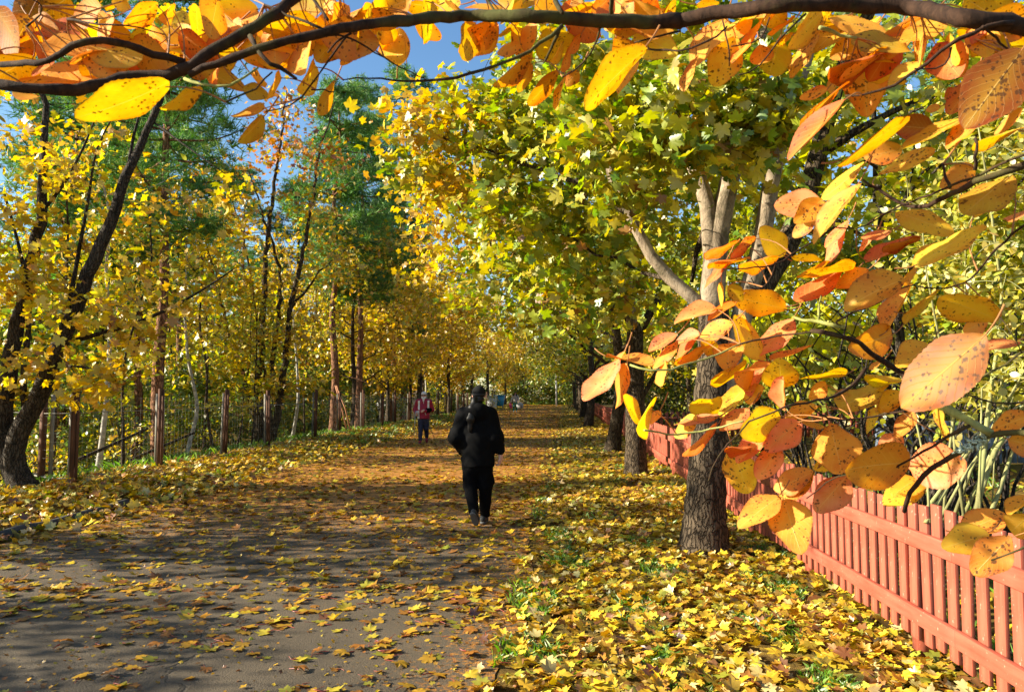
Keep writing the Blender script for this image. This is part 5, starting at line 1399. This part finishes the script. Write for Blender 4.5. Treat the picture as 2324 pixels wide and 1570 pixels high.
LV_A = [
 (3, 1010, 0, 725, 270, 150, 'Y'), (3, 900, 190, 740, 485, 90, 'Y'), (3, 640, 0, 340, 160, 70, 'Y'), (3, 310, 110, 120, 410, 170, 'O'), (3, 490, 130, 300, 250, 90, 'O'), (3, 140, 340, 50, 570, 60, 'O'), (3, 560, 130, 380, 400, 60, 'O'),
 (3, 745, 140, 610, 205, 40, 'O'), (3, 980, 120, 1325, 200, 100, 'O'), (3, 1640, 70, 1350, 210, 90, 'P'), (3, 1720, 110, 1450, 280, 130, 'B'), (3, 1520, 330, 1140, 240, 110, 'B'), (3, 1350, 340, 1080, 500, 60, 'O'),
 (3, 1050, 410, 990, 590, 50, 'O'), (3, 975, 570, 800, 620, 70, 'O'), (3, 1040, 580, 810, 760, 90, 'R'), (3, 1080, 630, 730, 1010, 100, 'R'), (3, 2180, 200, 1900, 20, 230, 'B'), (3, 1560, 390, 1370, 540, 80, 'Y'), (3, 700, 30, 610, 80, 30, 'O'),
 (3, 130, 30, 270, 20, 60, 'O'), (3, 740, 230, 650, 250, 60, 'O'), (3, 2210, 250, 1990, 330, 90, 'O'), (3, 2150, 330, 1840, 490, 50, 'O'),
 (2, 45, 30, 30, 130, 90, 'O'), (2, 0, 20, 30, 90, 70, 'Y'), (2, 60, 240, 235, 325, 130, 'Y'), (2, 445, 420, 460, 190, 140, 'O'), (2, 560, 150, 720, 240, 110, 'O'), (2, 850, 30, 660, 20, 90, 'Y'), (2, 1180, -10, 1155, 110, 50, 'G'), (2, 1480, 450, 1290, 660, 100, 'O'),
 (2, 1600, 450, 1530, 540, 80, 'O'), (2, 1510, 490, 1475, 680, 40, 'Y'), (2, 1300, 130, 1280, 330, 100, 'O'), (2, 1240, 280, 1090, 340, 75, 'O'), (2, 1290, 360, 1060, 530, 90, 'O'), (2, 1300, 400, 1220, 580, 80, 'O'), (2, 1080, 160, 950, 280, 60, 'O'), (2, 1040, 160, 1010, 310, 70, 'O'),
 (2, 2010, 20, 1870, 240, 150, 'B'), (2, 2224, 10, 2010, 270, 100, 'B'), (2, 2030, 300, 1650, 670, 170, 'B'), (2, 1990, 390, 1860, 590, 80, 'O'), (2, 1840, 230, 1910, 360, 140, 'O'), (2, 1620, 220, 1540, 330, 60, 'O'), (2, 1500, 280, 1430, 380, 50, 'Y'), (2, 1550, 320, 1490, 440, 60, 'O'),
 (2, 540, -10, 340, 70, 150, 'O'), (2, 300, 120, 190, 205, 90, 'O'), (2, 300, 40, 190, 100, 70, 'O'), (2, 660, 40, 500, 20, 90, 'O'), (2, 950, 20, 1060, 60, 70, 'O'), (2, 1250, 20, 1180, 60, 80, 'O'), (2, 1380, 0, 1330, 60, 90, 'O'), (2, 1560, 0, 1620, 60, 80, 'O'), (2, 1220, 150, 1120, 200, 60, 'O'), (2, 1760, 40, 1690, 10, 60, 'G'),
 (1, 440, -20, 110, 200, 330, 'X'), (1, 190, 90, 60, 350, 220, 'X'), (1, -10, 60, 130, 330, 160, 'X'), (1, 1090, 540, 515, 760, 220, 'B'), (1, 1290, 560, 1030, 680, 95, 'Y'), (1, 1170, 370, 1170, 30, 280, 'Y'), (1, 1270, 360, 1255, 40, 110, 'B'), (1, 620, 500, 110, 520, 140, 'O'), (1, 440, 400, 710, 310, 65, 'P'),
 (1, 830, 330, 660, 480, 120, 'Y'), (1, 840, 230, 640, 150, 120, 'B'), (1, 560, 150, 690, 260, 120, 'Y'), (1, 970, 150, 840, 235, 60, 'Y'), (1, 1010, 20, 800, 160, 120, 'O'), (1, 1060, 280, 940, 180, 110, 'O'), (1, 1390, -10, 1340, 230, 170, 'O'), (1, 1650, 60, 1390, 60, 170, 'B'), (1, 840, 60, 720, 0, 80, 'Y'),
 (1, 1755, 290, 1760, 430, 190, 'O'), (1, 1940, 260, 1960, 460, 150, 'O'), (1, 2015, 420, 1900, 545, 110, 'Y'), (1, 2145, 515, 2050, 725, 75, 'O'), (1, 1690, 690, 1485, 730, 60, 'B'), (1, 1690, 740, 1535, 905, 95, 'B'), (1, 1800, 490, 1715, 610, 55, 'O'), (1, 1545, 560, 1690, 605, 100, 'B'), (1, 1605, 480, 1690, 520, 80, 'O'),
 (1, 2040, 20, 2130, 140, 140, 'Y'), (1, 1940, 60, 1970, 190, 110, 'O'), (1, 1680, 210, 1760, 270, 90, 'O'), (1, 225, 280, 310, 375, 70, 'P'), (1, 1165, 420, 1060, 400, 70, 'Y'), (1, 1320, 400, 1220, 500, 110, 'O'), (1, 640, 50, 470, 130, 150, 'O'), (1, 170, 300, 110, 440, 70, 'O'), (1, 2224, 240, 2150, 300, 110, 'O'),
 (1, 1780, 130, 1700, 190, 110, 'O'), (1, 1480, 140, 1560, 190, 90, 'O'), (1, 1400, 430, 1330, 500, 60, 'P'), (1, 700, 380, 780, 470, 90, 'B'), (1, 880, 390, 1000, 440, 70, 'O'), (1, 500, 200, 560, 260, 60, 'B'), (1, 1110, 60, 1010, 100, 90, 'O'), (1, 870, -20, 730, 40, 80, 'B'), (1, 1900, 20, 1830, 60, 80, 'O'), (1, 2150, 130, 2224, 160, 90, 'O'),
 (1, 0, 380, 130, 360, 70, 'O'), (1, 260, 620, 90, 590, 50, 'O'), (1, 960, 250, 1010, 320, 60, 'R'), (1, 330, 420, 220, 450, 60, 'R'), (2, 780, 40, 880, 100, 60, 'O'), (2, 1440, 20, 1400, 80, 60, 'O'), (1, 1850, 200, 1740, 240, 80, 'R'),
]
TW_B = [
 ('b', 17, 8, (2480, 330), (2324, 373), (2209, 412), (2102, 469), (2049, 465), (1985, 426), (1958, 408)), ('t', 7, 4, (2400, 330), (2324, 348), (2156, 423), (2031, 472), (1946, 524), (1893, 515)), ('t', 8, 6, (2213, 385), (2213, 340), (2213, 313)), ('t', 8, 5, (2156, 425), (2140, 390), (2140, 372)),
 ('t', 7, 4, (2420, 440), (2324, 511), (2265, 554), (2227, 604), (2188, 646), (2131, 658), (2073, 646)), ('t', 5, 4, (1934, 708), (1895, 732), (1880, 738), (1911, 738)), ('g', 10, 7, (1915, 742), (1911, 738), (1857, 729), (1800, 719)), ('g', 5, 4, (1857, 727), (1860, 690), (1864, 670)),
 ('b', 15, 10, (2080, 905), (2054, 850), (1977, 800), (1930, 762), (1880, 754), (1842, 750)), ('t', 8, 4, (1965, 835), (1938, 873), (1903, 896), (1861, 908), (1803, 912), (1760, 930), (1700, 955)), ('g', 8, 5, (1961, 842), (1930, 880), (1903, 896)),
 ('t', 7, 4, (2440, 730), (2319, 800), (2265, 838), (2207, 865), (2165, 890)), ('g', 20, 16, (2119, 904), (2169, 935), (2227, 973), (2250, 982)), ('b', 16, 12, (2520, 1010), (2380, 985), (2246, 977), (2204, 1008), (2130, 1050), (2069, 1100), (2052, 1160)), ('t', 8, 4, (2200, 965), (2123, 1004), (2061, 1046), (1990, 1080)),
 ('t', 6, 4, (2119, 904), (2069, 927), (1996, 942), (1927, 954), (1880, 950)), ('t', 6, 4, (2440, 900), (2324, 915), (2246, 915), (2188, 892)), ('g', 5, 4, (1430, 827), (1457, 838), (1487, 845), (1519, 840), (1554, 827), (1616, 810), (1680, 780)), ('t', 5, 4, (1680, 780), (1760, 760), (1842, 752)),
 ('g', 5, 4, (1462, 975), (1501, 982), (1528, 987), (1572, 982), (1616, 973), (1687, 955)), ('t', 6, 4, (2440, 1200), (2324, 1232), (2287, 1272), (2250, 1270)), ('t', 4, 3, (1700, 955), (1660, 1000), (1620, 1040), (1608, 1090)), ('t', 5, 3, (1893, 515), (1780, 590), (1760, 600), (1690, 610), (1640, 610)), ('t', 4, 3, (1760, 600), (1740, 660), (1700, 650)),
 ('t', 4, 3, (1990, 1080), (1920, 1070), (1890, 1085), (1830, 1130)), ('t', 3, 3, (2319, 800), (2290, 740), (2265, 715)), ('t', 5, 3, (1934, 708), (1990, 700), (2040, 640), (2073, 646)), ('t', 4, 3, (1880, 950), (1850, 935), (1838, 920)),
]
LV_B = [
 (6, 640, 180, 505, 15, 130, 'Y'), (6, 380, 90, 180, 170, 50, 'P'), (6, 470, 70, 325, 180, 60, 'P'), (6, 600, 185, 375, 225, 70, 'O'), (6, 420, 180, 200, 215, 35, 'O'), (6, 300, 200, 175, 360, 45, 'P'), (6, 655, 495, 358, 420, 150, 'O'), (6, 270, 330, 275, 470, 30, 'B'), (6, 310, 350, 390, 440, 80, 'B'),
 (6, 715, 465, 965, 270, 110, 'R'), (6, 1050, 260, 745, 295, 60, 'O'), (6, 905, 225, 750, 290, 45, 'O'), (6, 880, 225, 975, 20, 70, 'P'), (6, 685, 185, 850, 210, 45, 'B'), (6, 1120, 225, 1430, 80, 70, 'R'), (6, 1405, 240, 1790, 5, 115, 'Y'), (6, 1135, 260, 945, 355, 90, 'O'), (6, 1345, 300, 998, 480, 175, 'O'),
 (6, 1420, 250, 1340, 310, 60, 'O'), (6, 1245, 620, 1390, 350, 85, 'O'), (6, 1340, 515, 1520, 400, 60, 'B'), (6, 1285, 640, 1035, 720, 170, 'O'), (6, 1900, 550, 1565, 425, 165, 'Y'), (6, 1830, 640, 1350, 1055, 310, 'X'), (6, 1500, 700, 1315, 830, 150, 'B'), (6, 690, 550, 480, 765, 120, 'P'), (6, 530, 785, 350, 540, 120, 'Y'),
 (6, 430, 700, 380, 530, 75, 'Y'), (6, 240, 480, 0, 570, 80, 'P'), (6, 350, 460, 190, 540, 50, 'P'), (6, 335, 570, 150, 650, 100, 'O'), (6, 150, 640, 0, 700, 60, 'P'), (6, 230, 690, 0, 810, 50, 'O'), (6, 130, 660, 0, 790, 60, 'R'), (6, 240, 745, 150, 690, 80, 'B'), (6, 312, 690, 305, 850, 155, 'O'), (6, 400, 860, 240, 890, 100, 'Y'),
 (6, 480, 810, 360, 870, 60, 'O'), (6, 620, 970, 610, 800, 190, 'Y'), (6, 440, 1010, 525, 830, 75, 'P'), (6, 640, 1090, 625, 895, 72, 'P'), (6, 520, 960, 410, 1030, 90, 'O'), (6, 560, 800, 800, 715, 32, 'O'), (6, 1000, 880, 740, 900, 38, 'Y'), (6, 890, 930, 790, 1015, 85, 'O'), (6, 960, 1080, 1228, 930, 130, 'Y'), (6, 1210, 805, 1140, 840, 30, 'O'),
 (6, 1340, 900, 1130, 870, 40, 'Y'), (6, 1350, 990, 1180, 1090, 100, 'B'), (6, 1190, 1070, 1130, 1220, 50, 'Y'), (6, 1400, 1090, 1310, 1245, 85, 'O'), (6, 1610, 1250, 1520, 1100, 55, 'B'), (6, 270, 1120, 430, 915, 115, 'Y'), (6, 250, 1095, 105, 1035, 120, 'Y'), (6, 260, 1120, 0, 1170, 55, 'P'), (6, 130, 1120, 0, 1235, 90, 'Y'),
 (6, 240, 1180, 50, 1335, 55, 'P'), (6, 430, 1075, 265, 1200, 95, 'P'), (6, 612, 1120, 385, 1225, 155, 'Y'), (6, 545, 1220, 365, 1390, 100, 'P'), (6, 725, 1150, 550, 1310, 155, 'P'), (6, 835, 1060, 650, 1140, 85, 'Y'), (6, 882, 1185, 730, 1150, 32, 'Y'), (6, 440, 1310, 300, 1300, 50, 'R'), (6, 330, 1300, 425, 1570, 170, 'Y'), (6, 610, 1300, 490, 1490, 125, 'P'),
 (6, 910, 1165, 965, 1395, 225, 'O'), (6, 1340, 1235, 1215, 1320, 110, 'P'), (6, 1365, 1390, 1000, 1430, 235, 'O'), (6, 1395, 1430, 1695, 1395, 230, 'P'), (6, 920, 1390, 820, 1440, 65, 'Y'), (6, 815, 1450, 590, 1550, 125, 'O'), (6, 1450, 1470, 1290, 1575, 125, 'B'), (6, 1860, 1200, 2080, 1120, 110, 'O'), (6, 1960, 1260, 2090, 1290, 170, 'O'),
 (6, 2030, 670, 1810, 720, 60, 'P'), (6, 1840, 560, 1700, 620, 110, 'O'), (6, 1170, 60, 1085, 140, 40, 'P'), (6, 1270, 30, 1100, 70, 50, 'P'), (6, 1700, 950, 1520, 1010, 70, 'O'),
 (8, 1230, 210, 1300, 425, 170, 'O'), (8, 1215, 200, 1035, 340, 110, 'O'), (8, 1370, 100, 1205, 220, 110, 'O'), (8, 1525, 105, 1385, 268, 135, 'P'), (8, 2040, 370, 2225, 290, 120, 'O'), (8, 2160, 375, 1960, 440, 135, 'Y'), (8, 2265, 385, 2110, 545, 145, 'O'), (8, 2350, 290, 2250, 380, 125, 'O'), (8, 1860, 130, 1695, 240, 115, 'Y'), (8, 2340, 200, 2270, 285, 70, 'B'),
 (5, 1720, 795, 1525, 1030, 115, 'P'), (5, 1765, 815, 1700, 1060, 80, 'O'), (5, 1755, 735, 1700, 830, 28, 'O'), (5, 1640, 770, 1900, 818, 42, 'O'), (5, 1850, 1165, 1745, 1010, 72, 'Y'), (5, 1905, 1075, 1815, 1190, 90, 'Y'), (5, 1970, 800, 1968, 935, 58, 'O'), (5, 2060, 670, 1920, 830, 60, 'O'), (5, 2060, 640, 1900, 738, 70, 'P'), (5, 1960, 1090, 1905, 1170, 40, 'O'),
 (3, 2224, 300, 1915, 720, 330, 'X'), (3, 1900, 510, 1750, 725, 130, 'P'), (3, 1800, 590, 1700, 640, 100, 'R'), (3, 1040, 1030, 1460, 770, 90, 'B'), (3, 1640, 820, 1370, 800, 150, 'R'), (3, 1840, 755, 1440, 965, 65, 'B'), (3, 1920, 740, 1750, 945, 100, 'O'), (3, 1450, 950, 1265, 990, 130, 'O'), (3, 1290, 1110, 1640, 960, 85, 'Y'), (3, 2190, 820, 1920, 905, 55, 'Y'),
 (3, 1210, 1040, 950, 1265, 85, 'Y'), (3, 940, 1270, 790, 1395, 130, 'Y'), (3, 930, 1290, 675, 1310, 170, 'P'), (3, 890, 1400, 750, 1505, 85, 'B'), (3, 1175, 1160, 880, 1535, 100, 'O'), (3, 1920, 1070, 1725, 1180, 145, 'O'), (3, 2140, 1115, 1855, 1350, 190, 'B'), (3, 1890, 1370, 2195, 1185, 65, 'Y'), (3, 1405, 1345, 1760, 1480, 130, 'B'), (3, 1690, 680, 1600, 700, 45, 'O'), (3, 2224, 700, 2050, 850, 60, 'O'), (3, 2224, 1330, 2150, 1400, 70, 'P'), (3, 1100, 1400, 960, 1570, 60, 'P'), (3, 1560, 1515, 1330, 1570, 60, 'R'),
]
depA = lambda x, y: .56 + .14 * float(sm(300, 1300, x)) - .06 * float(sm(1700, 2300, x)) + .03 * math.sin(x * .013 + y * .02)
depB = lambda x, y: .84 - .16 * float(sm(2000, 2330, x)) - .10 * float(sm(700, 250, y)) + .035 * math.sin(x * .017 + y * .013)
xr = np.random.default_rng(404)
for k in range(95):
    x = xr.random() * 2250; y = -20 + 110 * xr.random() + (90 * xr.random() if x < 700 or x > 1700 else 0)
    if 880 < x < 1080 and y > 60: continue
    a_ = xr.random() * 6.28; l_ = 200 + 190 * xr.random()
    if x > 1534: cr, u_, v_ = 3, (x - 1534) / .3553, y / .3553
    else: cr, u_, v_ = 1, x / .3553, y / .3553
    LV_A.append((cr, u_, v_, u_ + l_ * math.cos(a_), v_ + abs(l_ * math.sin(a_)) * .8 - 30, l_ * (.3 + .4 * xr.random()), 'OOYBYOR'[k % 7]))
make_branch('overhanging_branch', 'dark lichened branch with big yellow and orange leaves along the top of the view', TW_A, LV_A, depA, 90, 1)
lowb = make_branch('leafy_branch', 'branch with round salmon and golden leaves hanging before the red fence and the thick trunk', TW_B, LV_B, depB, 330, 2)
# a tuft of grey lichen on the low branch
lm = MB(); lr = np.random.default_rng(9)
for k in range(70):
    t_ = lr.random(); q = np.array(P(2240 - 60 * t_, 985 + 40 * t_, depB(2220, 1000) - .004)) + lr.normal(size=3) * .0022
    d = lr.normal(size=3); d /= np.linalg.norm(d)
    lm.tube([q, q + d * .003, q + d * .005 + lr.normal(size=3) * .0015], [.0011, .0009, .0004], 4, cap=False)
o = lm.build('lichen', plain('grey_green_lichen', (.42, .50, .38), .9, .1, .3, 300), lowb); o.location = -lowb.location
